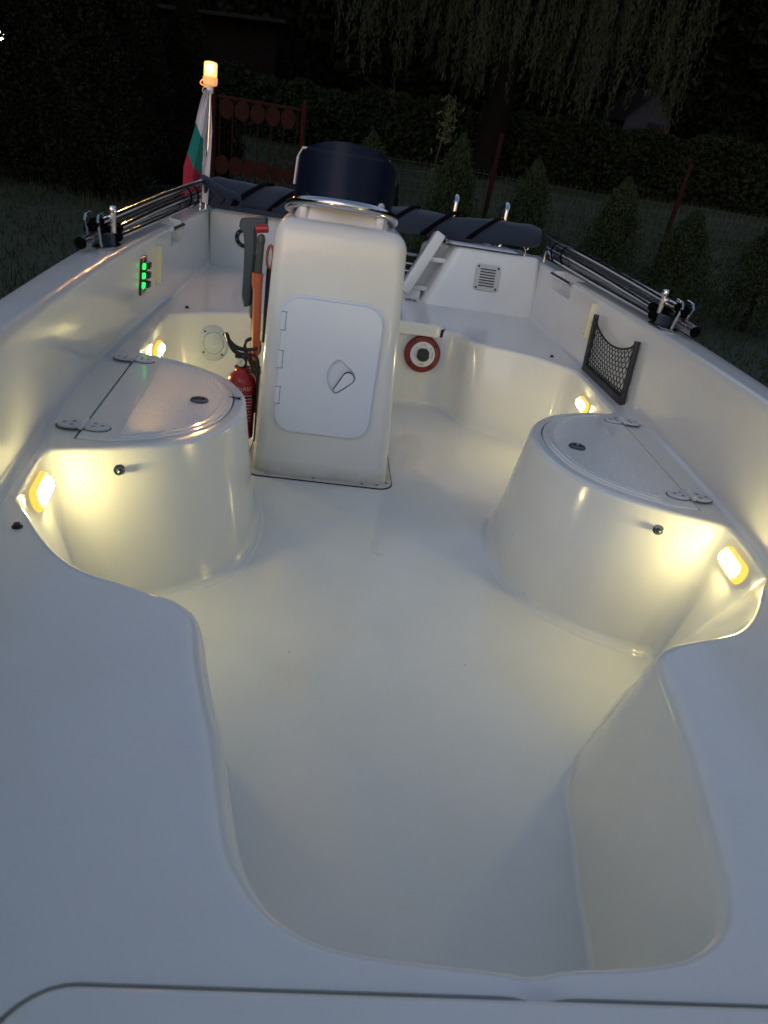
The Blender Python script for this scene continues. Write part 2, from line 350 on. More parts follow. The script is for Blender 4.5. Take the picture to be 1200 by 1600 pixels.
P4 = np.array([[r[0], r[1], f[0], f[1]] for r, f in HALF] + [[0, 3.12, 0, 3.074]] + [[-r[0], r[1], -f[0], f[1]] for r, f in HALF[:0:-1]])
def cr_closed(P, sub):
    n = len(P); out = []; D = np.maximum(np.linalg.norm(np.roll(P, -1, 0)[:, :2]-P[:, :2], axis=1), 1e-3)**.5
    for i in range(n):
        p0, p1, p2, p3 = P[i-1], P[i], P[(i+1) % n], P[(i+2) % n]; d0, d1, d2 = D[i-1], D[i], D[(i+1) % n]
        m1 = ((p1-p0)/d0-(p2-p0)/(d0+d1)+(p2-p1)/d1)*d1; m2 = ((p2-p1)/d1-(p3-p1)/(d1+d2)+(p3-p2)/d2)*d1
        for k in range(sub):
            t = k/sub; out.append((2*t**3-3*t*t+1)*p1+(t**3-2*t*t+t)*m1+(-2*t**3+3*t*t)*p2+(t**3-t*t)*m2)
    return np.array(out)
W4 = cr_closed(P4, 4)
for cx_, cy_ in ((0, 1), (2, 3)):
    tt = np.clip((.98-W4[:, cy_])/.34, 0, 1); W4[:, cx_] += .026*tt*np.clip(.5-W4[:, cx_]*4, .38, 1)
RIM = W4[:, :2]; FOOT = W4[:, 2:]
dirv = FOOT-RIM; L = np.linalg.norm(dirv, axis=1)
# horizontal direction into the well = blend of rim normal (near the top) and the line to the foot
t_ = np.roll(RIM, -1, 0)-np.roll(RIM, 1, 0); nrm = np.stack([-t_[:, 1], t_[:, 0]], 1); nrm /= np.linalg.norm(nrm, axis=1)[:, None]
t2 = np.roll(FOOT, -1, 0)-np.roll(FOOT, 1, 0); nr2 = np.stack([-t2[:, 1], t2[:, 0]], 1); nr2 /= np.linalg.norm(nr2, axis=1)[:, None]
if (nrm*dirv).sum() < 0: nrm = -nrm; nr2 = -nr2
def floor_z(x, y): return 0.0
rings = []
rt, rb = .013, .024
tt = np.clip((.93-RIM[:, 1])/.16, 0, 1); RT = rt+.019*tt*tt*(3-2*tt); ub = np.clip((RIM[:, 1]-.385)/.12, 0, 1); RT = .012+(RT-.012)*ub*ub*(3-2*ub)      # softer edge along the bow
def dimple(x, y): return -.0075*math.exp(-((x-.036)/.019)**2)*max(0, min(1, (.405-y)/.03))*(1 if y > .3 else 0)
rings.append(np.c_[RIM-nrm*(RT+.006)[:, None], np.full(len(RIM), ZD)])
for k in range(7):
    a = math.pi/2*k/6*.94; rings.append(np.c_[RIM+nrm*(-RT+RT*math.sin(a))[:, None], ZD-RT+RT*math.cos(a)])
uf = np.clip((FOOT[:, 1]-1.28)/.06, 0, 1); RB = .009+(rb-.009)*uf
E0 = FOOT-nr2*RB[:, None]
for k in range(1, 7):
    t = k/7; z = (ZD-RT)*(1-t)+RB*t; rings.append(np.c_[RIM*(1-t)+E0*t, z])
for k in range(6):
    a = math.pi/2*k/5; rings.append(np.c_[E0+nr2*(RB*(1-math.cos(a)))[:, None], RB-RB*math.sin(a)])
rings[-1][:, 2] = .0022*uf
rings.append(np.c_[FOOT+nr2*.001, .0014*uf]); rings.append(np.c_[FOOT+nr2*.003, np.zeros(len(RIM))]); rings.append(np.c_[FOOT+nr2*.008, np.zeros(len(RIM))])
def surf(s, near, z, off=0.0, rng_=None):
    """frame on the well wall: nearest rim sample to `near`, at height z; local x along the wall, y up, z out"""
    k = int(np.argmin((RIM[:, 0]-s*near[0])**2+(RIM[:, 1]-near[1])**2)); E = FOOT-nr2*rb; t = (ZD-rt-z)/(ZD-rt-rb)
    Q = lambda i, tt: Vector((*(RIM[i % len(RIM)]*(1-tt)+E[i % len(RIM)]*tt), (ZD-rt)*(1-tt)+rb*tt))
    p = Q(k, t); tx_ = Q(k+3, t)-Q(k-3, t); up = Q(k, t-.1)-Q(k, t+.1)
    n_ = tx_.cross(up)
    if n_.x*nrm[k][0]+n_.y*nrm[k][1] < 0: tx_ = -tx_
    m_ = frame(p, tx_, up); m_.translation = p+m_.to_3x3().col[2]*off
    return m_
# lids sit in openings of the deck
def drum_lid(s, off, ch):
    pts = []
    for x, y in RIM:
        if s*x > .30 and 1.30 < y < 2.20 and s*x < .76: pts.append((x, y))
    nn = []
    for i in range(len(pts)):
        a = Vector(pts[max(i-1, 0)]); b = Vector(pts[min(i+1, len(pts)-1)]); t = (b-a).normalized()
        n = Vector((-t.y, t.x)); c = Vector((s*.62, 1.77))-Vector(pts[i])
        if n.dot(c) < 0: n = -n
        nn.append(Vector(pts[i])+n*off)
    cx = lambda y: .671+(y-1.504)*.0600+ch
    ya, yb = 1.43+off*1.0, 2.135-off*1.0
    keep = [(p.x, p.y) for p in nn if s*p.x < cx(p.y)-.004 and ya-.02 < p.y < yb+.02]
    keep.sort(key=lambda p: math.atan2(p[1]-1.77, (.62-s*p[0])))
    keep = [p for p in keep]
    y0, y1 = keep[0][1], keep[-1][1]
    line = [(s*cx(y), y) for y in np.linspace(y1, y0, 14)]
    return keep+line
LIDS = {s: drum_lid(s, .034, .035) for s in (-1, 1)}
HOLE = {s: drum_lid(s, .0305, .0405) for s in (-1, 1)}
hatch_hole = []
_h = rrect(.81, .70, .06, 8, 0.0, .350-.35)
for i in range(len(_h)):
    a, b = _h[i], _h[(i+1) % len(_h)]; kk = max(1, int(math.hypot(b[0]-a[0], b[1]-a[1])/.008))
    hatch_hole += [(a[0]+(b[0]-a[0])*j/kk, a[1]+(b[1]-a[1])*j/kk) for j in range(kk)]
bench_hole = [(-.30, 3.30), (-.30, 3.128), (.285, 3.128), (.315, 3.165), (.315, 3.30)]
outer = [(interp(y, XF), y) for y in np.linspace(-.80, 4.06, 90)]
outer = outer+[(-x, y) for x, y in outer[::-1]]
dedup = []
for p in outer:
    if not dedup or math.hypot(p[0]-dedup[-1][0], p[1]-dedup[-1][1]) > 1e-4: dedup.append(p)
outer = dedup
rim_out = [tuple(p) for p in rings[0][:, :2]]
holes = [rim_out, HOLE[-1], HOLE[1], hatch_hole]
for rg in rings[:8]:
    for q in rg: q[2] += dimple(q[0], q[1])
g = G()
p, f = fill(outer, holes, .05); g.add([(x, y, ZD+dimple(x, y)) for x, y in p], f); o_rim = len(outer)
N = len(RIM); base = len(g.v)
g.v += [Vector(v) for rg in rings[1:] for v in rg]
idx = lambda i, k: (o_rim+k % N) if i == 0 else base+(i-1)*N+k % N
for i in range(len(rings)-1):
    for k in range(N): g.f.append([idx(i, k), idx(i, k+1), idx(i+1, k+1), idx(i+1, k)])
fl = [tuple(p) for p in rings[-1][:, :2]]
p, f = fill(fl, (), .06); nb = len(g.v)
g.v += [Vector((x, y, 0)) for x, y in p[N:]]
mapi = lambda i: base+(len(rings)-2)*N+i if i < N else nb+i-N
g.f += [[mapi(i) for i in t] for t in f]
# channels below the lid openings
for h in (HOLE[-1], HOLE[1], hatch_hole):
    n = len(h); g.add([(x, y, ZD+dimple(x, y)) for x, y in h]+[(x, y, ZD-.02) for x, y in h], [[k, (k+1) % n, n+(k+1) % n, n+k] for k in range(n)])
g.k = [0]*len(g.f)
liner = g.obj('cockpit_liner', GEL, boat, 50)
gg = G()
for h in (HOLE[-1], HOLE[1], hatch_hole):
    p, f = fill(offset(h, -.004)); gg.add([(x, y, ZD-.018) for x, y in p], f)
gg.each('lid_gasket', GASKET_SHADE, boat, 0)

# --- hull sides with gunwale, port and starboard, one closed skin
def section(y):
    xf_, xi, xo = interp(y, XF), interp(y, XI), interp(y, XO)
    xf_ = max(xf_, .02); xi = max(xi, .021); xo = max(xo, .05)
    sh = .012*max(0, (1.2-y))**1.3
    zt = .618+sh
    return [(0, -.045), (max(xf_-.06, .004), -.035), (xf_-.018, .02), (xf_-.0155, ZD+.0006), (xf_-.0135, ZD+.0022), (xf_-.007, ZD+.0045), (xf_-.002, ZD+.010), (xf_, ZD+.018), ((xf_*.6+xi*.4), .44), ((xf_*.3+xi*.7), .53), (xi, zt-.022), (xi+.001, zt-.012), (xi+.004, zt-.004), (xi+.011, zt), (xi+.018, zt+.0003),
            ((xi+xo)/2, zt+.003), (xo-.016, zt+.002), (xo-.009, zt), (xo-.003, zt-.005), (xo, zt-.013), (xo, zt-.035), (xo+.010, zt-.038), (xo+.016, zt-.05), (xo+.010, zt-.063), (xo, zt-.066),
            (xo*.985, .38), (xo*.965, .15), (xo*.94, .0), (xo*.90, -.06), (xo*.4, -.20), (0, -.33 if y > .5 else -.33+.25*(.5-y)**1.5*.6)]
ys = list(np.linspace(-.93, .6, 26))+list(np.linspace(.66, 4.13, 70))
for s, nm in ((-1, 'hull_side'), (1, 'hull_side')):
    g = G(); S = [[(s*x, y, z) for x, z in section(y)] for y in ys]; n = len(S[0])
    v = [q for r_ in S for q in r_]; f = []
    for i in range(len(S)-1):
        for k in range(n-1): f.append([i*n+k, i*n+k+1, (i+1)*n+k+1, (i+1)*n+k])
    f.append([k for k in range(n)]); f.append([(len(S)-1)*n+k for k in range(n)]); 
    for i in range(len(S)-1): f.append([i*n, (i+1)*n, (i+1)*n+n-1, i*n+n-1])
    g.add(v, f); hs = g.obj(nm, GEL, boat, 40)
    # hand-hold pocket let into the inner side
    ya, yb = (3.03, 3.25) if s < 0 else (3.175, 3.50)
    cb = G(); cb.add(*box((s*.855, (ya+yb)/2, .583), (.10, yb-ya, .092), .012)); c = cb.obj('cutter', GEL, None, 35)
    c.parent = boat
    md = hs.modifiers.new('b', 'BOOLEAN'); md.operation = 'DIFFERENCE'; md.object = c; md.solver = 'EXACT'
    bpy.context.view_layer.update(); dg = bpy.context.evaluated_depsgraph_get()
    me = bpy.data.meshes.new_from_object(hs.evaluated_get(dg)); hs.modifiers.clear()
    if len(me.polygons) > 1000: hs.data = me; me.name = 'hull_side'; me.polygons.foreach_set('use_smooth', [True]*len(me.polygons)); me.set_sharp_from_angle(angle=R(40))
    bpy.data.objects.remove(c)
    g = G(); g.add(*tube(smooth_path([(s*.846, ya+.0, .60), (s*.838, ya+.012, .60), (s*.838, (ya+yb)/2, .60), (s*.838, yb-.012, .60), (s*.846, yb, .60)], 5), .010, 12)); g.obj('hand_rail', CHROME, boat)

# --- transom and stern mouldings
g = G()
prof = [(-.85, .30), (.85, .30), (.85, .618), (.30, .618), (.27, .60), (.245, .40), (-.30, .40), (-.33, .60), (-.36, .618), (-.85, .618)]
def extr(prof, y0, y1, bev, lean=0):
    n = len(prof); v = []; f = []
    rr = [(bev, y0), (bev*.3, y0+bev*.3), (0, y0+bev), (0, y1)]
    for d, y in rr:
        for (x, z) in offset(prof, d): v.append((x, y+lean*(.345-z), z))
    for i in range(3):
        for k in range(n): f.append([i*n+k, i*n+(k+1) % n, (i+1)*n+(k+1) % n, (i+1)*n+k])
    p, tf = fill(offset(prof, bev)); f2 = [[*t] for t in tf]
    return v, f, [(x, y0+lean*(.345-z), z) for x, z in p], f2
def densify(p, m):
    out = []
    for i in range(len(p)):
        a = p[i]; b = p[(i+1) % len(p)]; k = max(1, int(math.hypot(b[0]-a[0], b[1]-a[1])/m))
        for j in range(k): out.append((a[0]+(b[0]-a[0])*j/k, a[1]+(b[1]-a[1])*j/k))
    return out
def rounded(p, r, n=5):
    out = []; N_ = len(p)
    for i in range(N_):
        a = Vector(p[i-1]); b = Vector(p[i]); c = Vector(p[(i+1) % N_]); rr = min(r, (a-b).length*.45, (c-b).length*.45)
        s_ = b+(a-b).normalized()*rr; e = b+(c-b).normalized()*rr
        for k in range(n+1): t = k/n; q = s_*(1-t)**2+b*2*t*(1-t)+e*t*t; out.append((q.x, q.y))
    return out
pr = rounded(prof, .03); v, f, v2, f2 = extr(pr, 4.0, 4.13, .012, .12); g.add(v, f); g.add(v2, f2)
g.obj('transom', GEL, boat)
def moulded(x0, x1, y0, y1, z0, z1, draft, r, rtop, nz=6, lean=0.0):
    """rounded box standing up, walls drafted inwards to the top"""
    rings_ = []
    for k in range(nz+1):
        t = k/nz; z = z0+(z1-rtop-z0)*t; rings_.append((draft*t, z))
    for k in range(1, 6):
        a = math.pi/2*k/5; rings_.append((draft+rtop*(1-math.cos(a)), z1-rtop+rtop*math.sin(a)))
    w_, h_ = x1-x0, y1-y0; v = []; f = []
    for d, z in rings_:
        v += [(x, y+lean*(z-z0), z) for x, y in rrect(w_-2*d, h_-2*d, max(r-d*.3, .006), 6, (x0+x1)/2, (y0+y1)/2)]
    n = len(v)//len(rings_)
    for i in range(len(rings_)-1):
        for k in range(n): f.append([i*n+k, i*n+(k+1) % n, (i+1)*n+(k+1) % n, (i+1)*n+k])
    g_ = G(); g_.add(v, f); top = v[-n:]; p, tf = fill([(q[0], q[1]) for q in offset([(a[0], a[1]) for a in top], .002)])
    b0 = (len(rings_)-1)*n; g_.add([(x, y, z1) for x, y in p], tf)
    g_.f += [[b0+k, b0+(k+1) % n, b0+n+(k+1) % n, b0+n+k] for k in range(n)]; g_.k += [0]*n
    return g_
# stern box on the right, standing on the aft bench
sb = moulded(.270, .882, 3.715, 4.14, ZD, .637, .035, .045, .022, lean=.06)
for q in sb.v:   # the inboard side leans outboard, as its neighbour the motor well does
    if q.x < .45: q.x += .10*(q.z-ZD)/.29
sb_o = sb.obj('stern_box', GEL, boat)
g = G(); g.add(*box((.555, 3.90, .642), (.34, .25, .008), .003)); g.obj('box_lid', PLAST, boat)
g = G(); g.add(*box((.552, 3.766, .6405), (.40, .004, .006), .001)); g.obj('lid_seal', RUBBER, boat)
# low block between box and transom where the motor well opens
g = G(); g.add(*box((-.03, 3.97, .365), (.60, .34, .055), .012)); g.obj('well_sill', GEL, boat)
# white slanting cheek of the motor well, with its two webs
g = G()
for a, b, t in (((.175, 3.80, .375), (.325, 3.86, .675), .05),):
    a = Vector(a); b = Vector(b); d = (b-a).normalized(); m_ = frame((a+b)/2, d, (0, 1, 0)); bx = G(); bx.add(*box((0, 0, 0), ((b-a).length, .09, .055), .008)); xf(m_, bx); g.add(bx.v, bx.f)
for z in (.40, .55):
    x = .185+(z-.385)*.5; g.add(*box((x+.07, 3.86, z), (.12, .07, .024), .006))
g.each('well_cheek', GEL, boat)

# aft locker lid over the recess (between console and box)
m_ = Matrix.Identity(4)
lid = plate(rounded([(-.30, 3.095), (.288, 3.095), (.318, 3.125), (.318, 3.185), (.268, 3.70), (-.25, 3.70)], .018), .052, .008, 4, z0=.312)
g = G(); g.add(lid.v, lid.f); al = g.obj('aft_locker_lid', GEL, boat); al['label'] = 'pale lid with bevelled corner over the battery switch'
gl = plate(rounded([(-.302, 3.0965), (.2892, 3.0965), (.3203, 3.1242), (.3203, 3.186), (.2700, 3.702), (-.252, 3.702)], .018), .0345, .001, 2, z0=.3125); 
g = G(); g.add(gl.v, gl.f); g.obj('lid_seal', RUBBER, boat, 0)
g = G(); g.add(*box((.205, 3.62, .366), (.06, .022, .005), .002)); g.add(*tube([(.178, 3.63, .371), (.232, 3.63, .371)], .004, 8)); g.obj('lid_hinge', DCHROME, al)

# battery switch on the recess wall (wall leans a little)
def wall_y(z): return 3.12-(.345-z)*.13
bs = frame((.231, wall_y(.232)-.002, .232), (1, 0, 0), (0, .13, 1))
g = G(); g.add(*lathe([(.080, 0), (.080, .012), (.075, .022), (.068, .026), (.0565, .026), (.054, .022)], 40)); xf(bs, g)
sw = g.obj('battery_switch', REDP, boat); sw['label'] = 'round red battery switch with white dial and black knob'
g = G(); g.add(*lathe([(.0545, .0225), (.0545, .0245), (.051, .0255)], 36)); xf(bs, g); g.obj('dial', WHITE, sw)
kn = plate([(.029*math.cos(R(a))*(1.0), .029*math.sin(R(a))) for a in (90-25, 90+25, 150, 180+25, 235, 262, 278, 305, 335, 30)], .026, .004, 3, z0=.025); xf(bs, kn); kn.obj('knob', BLACK, sw)
g = G()
for a in (38, 128, 218, 308): g2 = G(); g2.add(*lathe([(.006, .02), (.006, .0268), (.003, .0275)], 12, (.0655*math.cos(R(a)), .0655*math.sin(R(a)), 0))); xf(bs, g2); g.add(g2.v, g2.f)
g.each('screw', BLACK, sw)
g = G()
for s_, a, m__ in (('1', 140, 0), ('2', 40, 0), ('OFF', 270, 0), ('1+2', 90, 1), ('BATTERY', 0, 0)):
    sz = .012 if len(s_) < 4 else .007
    q = text('t', s_, sz, WHITE, bs @ Matrix.Translation((.042*math.cos(R(a)), .042*math.sin(R(a)), .0258)) @ Matrix.Rotation(R(a-90), 4, 'Z'), sw); g.add(q.v, q.f, m__)
g.each('dial_print', BLACK, sw, 0)

# vent grille on the stern box
lean_y = lambda z: 3.715+.06*(z-ZD)+.035*(z-ZD)/.27
vf = frame((.585, lean_y(.51)-.003, .51), (1, -.0, 0), (0, .19, 1))
slots = []
for k in range(7):
    cy = -.040+.0133*k; slots.append([(-.040, cy-.003), (.040, cy-.003), (.040, cy+.003), (-.040, cy+.003)])
vp = plate(rrect(.126, .126, .014, 5), .006, .002, 3, holes=slots); g = G(); g.add(vp.v, vp.f)
for k in range(7):
    cy = -.040+.0133*k; g.add(*box((0, cy-.0045, .0055), (.082, .003, .005), .0008))
xf(vf, g); vent = g.obj('vent_grille', VENTM, boat)
g = G(); g.add(*box((0, 0, .0012), (.09, .094, .002))); xf(vf, g); g.obj('vent_shadow_gap', BLACK, vent, 0)
g = G()
for a in (-1, 1):
    for b in (-1, 1): g2 = G(); g2.add(*lathe([(.0055, .004), (.0055, .007), (.003, .008)], 12, (a*.051, b*.051, 0))); xf(vf, g2); g.add(g2.v, g2.f)
g.each('screw', BLACK, vent)

# round access plate on the left bench front, tilted like the wall
dp = surf(-1, (.640, 2.83), .232, -.001)
g = G(); g.add(*lathe([(.068, 0), (.068, .005), (.064, .008), (.044, .009), (.043, .006), (.042, .006), (.041, .011), (.036, .013), (.001, .013)], 40)); xf(dp, g); apl = g.obj('access_plate', PALE, boat)
g = G()
for a in (35, 125, 215, 305): g2 = G(); g2.add(*lathe([(.004, .007), (.004, .0095), (.002, .010)], 10, (.056*math.cos(R(a)), .056*math.sin(R(a)), 0))); xf(dp, g2); g.add(g2.v, g2.f)
g.each('screw', BLACK, apl)
g = G()
for x in (-.014, .010): g.add(*box((x, .008, .0138), (.010, .004, .002), .0008))
g.add(*box((-.002, -.012, .0138), (.012, .004, .002), .0008)); xf(dp, g); g.each('grip', PLAST, apl)

# --- drum lids
for s in (-1, 1):
    lab = 'half round locker lid with sparkling non slip panel, on the left drum' if s < 0 else 'half round locker lid on the right drum'
    lp = plate(LIDS[s], .022, .004, 3, z0=ZD-.018); ld = lp.obj('locker_lid', GEL, boat, 40); ld['label'] = lab
    pan = drum_lid(s, .062, -.045); pp = plate(pan, .0024, .0012, 2, z0=ZD+.0035); pp.obj('nonslip_panel', LIDM, ld, 40)
    rib = drum_lid(s, .047, .030)[:-14]
    g = G(); g.add(*tube([(x, y, ZD+.0035) for x, y in rib[2:-2]], .0035, 8)); g.obj('raised_bead', GEL, ld)
    for yh in (1.508, 2.058):
        xc = s*(.671+(yh-1.504)*.06+.035)
        g = G()
        for q in (-1, 1):
            e = [(.029*math.cos(2*math.pi*k/24), .0225*math.sin(2*math.pi*k/24)) for k in range(24)]
            hl = plate([(x+q*.027, y) for x, y in e], .0062, .0022, 3); hl = xf(Matrix.Translation((xc, yh, ZD+.0042)), hl); g.add(hl.v, hl.f)
        g.obj('lid_hinge', HNG, ld)
        g = G(); g.add(*tube([(xc+q*.027*1.0+.0305*math.cos(a), yh+.0240*math.sin(a), ZD+.0045) for q in (-1, 1) for a in [(-q*(math.pi-.6)+q*2*(math.pi-.6)*k/20)+(0 if q > 0 else math.pi) for k in range(21)]], .0011, 5, closed=True)); g.obj('hinge_shadow_line', GASKET_SHADE, ld)  # dark line drawn round the leaves in place of their rim shadow
        g = G(); g.add(*tube([(xc, yh-.024, ZD+.012), (xc, yh+.024, ZD+.012)], .0065, 12)); g.obj('hinge_barrel', HNG, ld)
        g = G()
        for q in (-1, 1):
            for dx, dy in ((.022, .010), (.022, -.010), (.040, 0.0)): g.add(*lathe([(.0042, 0), (.0042, .001), (.002, .0014)], 10, (xc+q*dx, yh+dy, ZD+.0104)))
        g.each('hinge_screw', DCHROME, ld)
    g = G(); cxp, cyp = s*.503, 1.768
    g.add(*lathe([(.0235, 0), (.0235, .002), (.0205, .0055), (.0165, .0062), (.0145, .005), (.0135, .0005)], 28, (cxp, cyp, ZD+.0058))); pr_ = g.obj('finger_pull', KNOB, ld)
    g = G(); g.add(*lathe([(.0142, 0), (.0142, .0015), (.002, .0018)], 24, (cxp, cyp, ZD+.0059))); g.obj('pull_well', BLACK, ld)
g = G(); g.add(*box((-.425, 1.832, ZD+.004), (.026, .006, .003), .001)); g.add(*box((-.412, 1.835, ZD+.003), (.010, .010, .004), .001)); 
g.obj('lid_latch', BLACK, boat)

# bow hatch lid
bh = plate(rrect(.798, .690, .055, 10, 0, 0.0), .026, .007, 4, z0=ZD-.018); hb = bh.obj('bow_hatch', GEL, boat, 40); hb['label'] = 'large white bow hatch lid at the foot of the picture'
bi = plate(rrect(.70, .63, .045, 10, 0, -.006), .0035, .003, 3, z0=ZD+.0079); bi.obj('raised_panel', GEL, hb, 40)
# floor drain ring, deck studs, drum knobs, tie-down screws
g = G(); g.add(*lathe([(.017, 0), (.017, .0008), (.0155, .0012), (.0145, .0006)], 28, (.008, 1.70, .0001))); g.obj('floor_drain', GEL, boat)
for x, y in ((-.668, 1.053), (-.742, 2.853), (.735, 2.875)):
    g = G(); g.add(*lathe([(.0085, 0), (.0085, .002), (.006, .004), (.005, .0075), (.0025, .008)], 14, (x, y, ZD))); g.obj('deck_stud', BLACK, boat)
for s in (-1, 1):
    m_ = surf(s, (.607, 1.425), .297)
    g = G(); g.add(*lathe([(.012, -.004), (.012, .0008), (.0105, .0016), (.0045, .002), (.0045, .008)]+[(.0078*math.sin(R(a)), .0135-.0078*math.cos(R(a))) for a in range(30, 181, 15)], 18)); xf(m_, g); g.obj('drum_knob', KNOB, boat)

# --- four cockpit lamps
def lamp(m_, lab):
    st = rrect(.122, .047, .0225, 8); b = plate(st, .016, .007, 4, z0=-.004); xf(m_, b); L_ = b.obj('cockpit_lamp', LAMPB, boat); L_['label'] = lab
    cc = plate(rrect(.084, .024, .010, 6), .009, .004, 3, z0=.0115); xf(m_, cc); cc.obj('lens', LAMPC, L_)
    rg = G(); rg.add(*tube([(x, y, .0115) for x, y in rrect(.104, .036, .017, 8)], .0016, 6, closed=True)); xf(m_, rg); rg.obj('lens_ring', LAMPB, L_)
    for e in (-1, 1):
        sg = G(); sg.add(*lathe([(.0035, .0115), (.0035, .0130), (.0015, .0134)], 10, (e*.0505, 0, 0))); xf(m_, sg); sg.obj('screw', DCHROME, L_)
    for e in (-1, 1):
        for q in (0, 1, 2):
            sg = G(); sg.add(*box((e*(.0445-.0014*0), (q-1)*.0075, .0125), (.0035, .0020, .0022), .0006)); xf(m_, sg); sg.obj('lens_rib', LAMPR, L_)
    return L_
for s, nm in ((-1, 'left'), (1, 'right')):
    lamp(surf(s, (.722, 1.275), .300), f'bright yellow lamp in the fore {nm} recess ahead of the drum')
    lamp(surf(s, (.776, 2.47), .268), f'bright yellow lamp in the aft {nm} recess behind the drum')

# --- console
con_rings = []
def console_g():
    zt = .782; rt_ = .045; rows = []
    for k in range(11):
        t = k/10; z = (zt-rt_)*t; rows.append((z, 0))
    for k in range(1, 8): a = math.pi/2*k/7; rows.append((zt-rt_+rt_*math.sin(a), rt_*(1-math.cos(a))))
    v = []
    for z, d in rows:
        t = z/.78; x0 = -.395+.018*t+d; x1 = .052-.048*t-d; y0 = 2.150+.012*t+d; y1 = 2.56-.05*t-d
        r_ = max(.042-d*.3, .012)
        v += [(x, y, z) for x, y in rrect(x1-x0, y1-y0, r_, 7, (x0+x1)/2, (y0+y1)/2)]
    n = len(v)//len(rows); f = []
    for i in range(len(rows)-1):
        for k in range(n): f.append([i*n+k, i*n+(k+1) % n, (i+1)*n+(k+1) % n, (i+1)*n+k])
    g = G(); g.add(v, f); g.f.append([(len(rows)-1)*n+k for k in range(n)]); g.k.append(0); return g
con = console_g().obj('console', GELC, boat, 50)
FY = lambda z: 2.150+.012*z/.78
cf = frame((-.185, FY(.365)-.0002, .365), (1, 0, 0), (0, .0154, 1))
# flange with screws and sealant line
fg = G(); ol = rrect(.485, .46, .05, 8, -.172, 2.353); pf = plate(ol, .006, .002, 2, z0=.0008); pf.obj('base_flange', GELC, con)
sf = plate(rrect(.492, .467, .053, 8, -.172, 2.353), .0025, .001, 2, z0=.0003); sf.obj('sealant', RUBBER, con, 0)
for x, y in ((-.345, 2.136), (-.19, 2.136), (-.03, 2.136), (.020, 2.138), (.052, 2.165)):
    g = disc_screw((x, y, .0066), (0, 0, 1), .0055, .003); g.obj('screw', DCHROME, con)
# door
tp_ = [(.026, .0406), (.012, .028), (.003, .010), (-.001, -.010), (.003, -.030), (.012, -.050), (.0237, -.062), (.034, -.066), (.050, -.055), (.072, -.036), (.085, -.022), (.088, -.008), (.080, .008), (.066, .021), (.049, .034), (.037, .041)]
tear = [(p.x, p.y) for p in smooth_path([(x, y, 0) for x, y in tp_+tp_[:1]], 3)][:-1]
if area(tear) < 0: tear = tear[::-1]
door_o = rrect(.300, .415, .058, 10); dm = plate(door_o, .017, .004, 4, holes=[tear])
n = len(tear); cxm = sum(x for x, y in tear)/n; cym = sum(y for x, y in tear)/n
rv = []; rf = []
for i, (sc_, dz) in enumerate(((1, 0), (.975, -.005), (.93, -.010), (.84, -.0135), (.5, -.0150))):
    rv += [(cxm+(x-cxm)*sc_, cym+(y-cym)*sc_, .017+dz) for x, y in tear]
for i in range(4):
    for k in range(n): rf.append([i*n+k, i*n+(k+1) % n, (i+1)*n+(k+1) % n, (i+1)*n+k])
rf.append([4*n+k for k in range(n)]); dm.add(rv, rf); xf(cf, dm); door = dm.obj('console_door', PLAST, con, 40)
rim_p = plate(rrect(.312, .427, .063, 10), .003, .001, 2); xf(cf, rim_p); rim_p.obj('door_frame', PLAST, con)
hd = []
for (cx_, cy_, r_) in ((.040, .022, .0145),):
    p1 = Vector((.0665, -.0137)); p2 = Vector((.0335, -.0545)); r1, r2 = .0175, .0072; d = (p2-p1).normalized(); nn_ = Vector((-d.y, d.x))
    a1 = math.atan2(nn_.y, nn_.x)
    for k in range(11): a = a1+math.pi*k/10; hd.append((p1.x+r1*math.cos(a), p1.y+r1*math.sin(a)))
    for k in range(9): a = a1+math.pi+math.pi*k/8; hd.append((p2.x+r2*math.cos(a), p2.y+r2*math.sin(a)))
if area(hd) < 0: hd = hd[::-1]
hq = plate(offset(hd, -.0012), .0135, .001, 2, z0=.0020); xf(cf, hq); hq.obj('latch_shadow_line', RUBBER, con)  # dark plate slightly larger than the handle, standing in for its shadow outline
hp = plate(hd, .0160, .003, 3, z0=.0022); xf(cf, hp); hp.obj('latch_handle', PLAST, con)
for cy_ in (.135, .020, -.092):
    q = plate(rrect(.014, .052, .003, 3, -.145, cy_), .0185, .0012, 2); xf(cf, q); q.obj('door_hinge', PLAST, con)
    g = G()
    for e in (-1, 1): g.add(*box((-.143, cy_+e*.0268, .0172), (.018, .0012, .0012)))
    g.add(*box((-.1372, cy_, .0172), (.0010, .054, .0012)))
    xf(cf, g); g.obj('hinge_gap', RUBBER, con, 0)
# instrument pod under the screen
pod = moulded(-.335, -.045, 2.24, 2.50, .775, .858, .022, .06, .02); pod.obj('instrument_pod', GELC, con)
# screen: curved tinted sheet
def arc_pts(hw, dep, n=30):
    out = []
    for k in range(n+1):
        a = -1+2*k/n; th_ = a*R(88)
        out.append((hw*math.sin(th_), dep*(1-math.cos(th_)), a))
    return out
AP = arc_pts(.153, .20)
def screen(th_off):
    v = []; f = []; n = len(AP)
    rows = 8
    for i in range(rows+1):
        t = i/rows
        for x, y, a in AP:
            zb = .792+.036*(1-a*a); zt = .994-.088*a*a
            sc = (1+.03*t)*(1+th_off/.15)
            v.append((-.192+x*sc+.0*t, 2.215+y*sc+.05*t-th_off*.5, zb+(zt-zb)*t))
    for i in range(rows):
        for k in range(n-1): f.append([i*n+k, i*n+k+1, (i+1)*n+k+1, (i+1)*n+k])
    return v, f, n, rows
v1, f1, n, rows = screen(0); v2, f2, _, _ = screen(-.004)
g = G(); g.add(v1, f1); off_ = len(v1); g.add(v2, [q[::-1] for q in f2])
tot = n
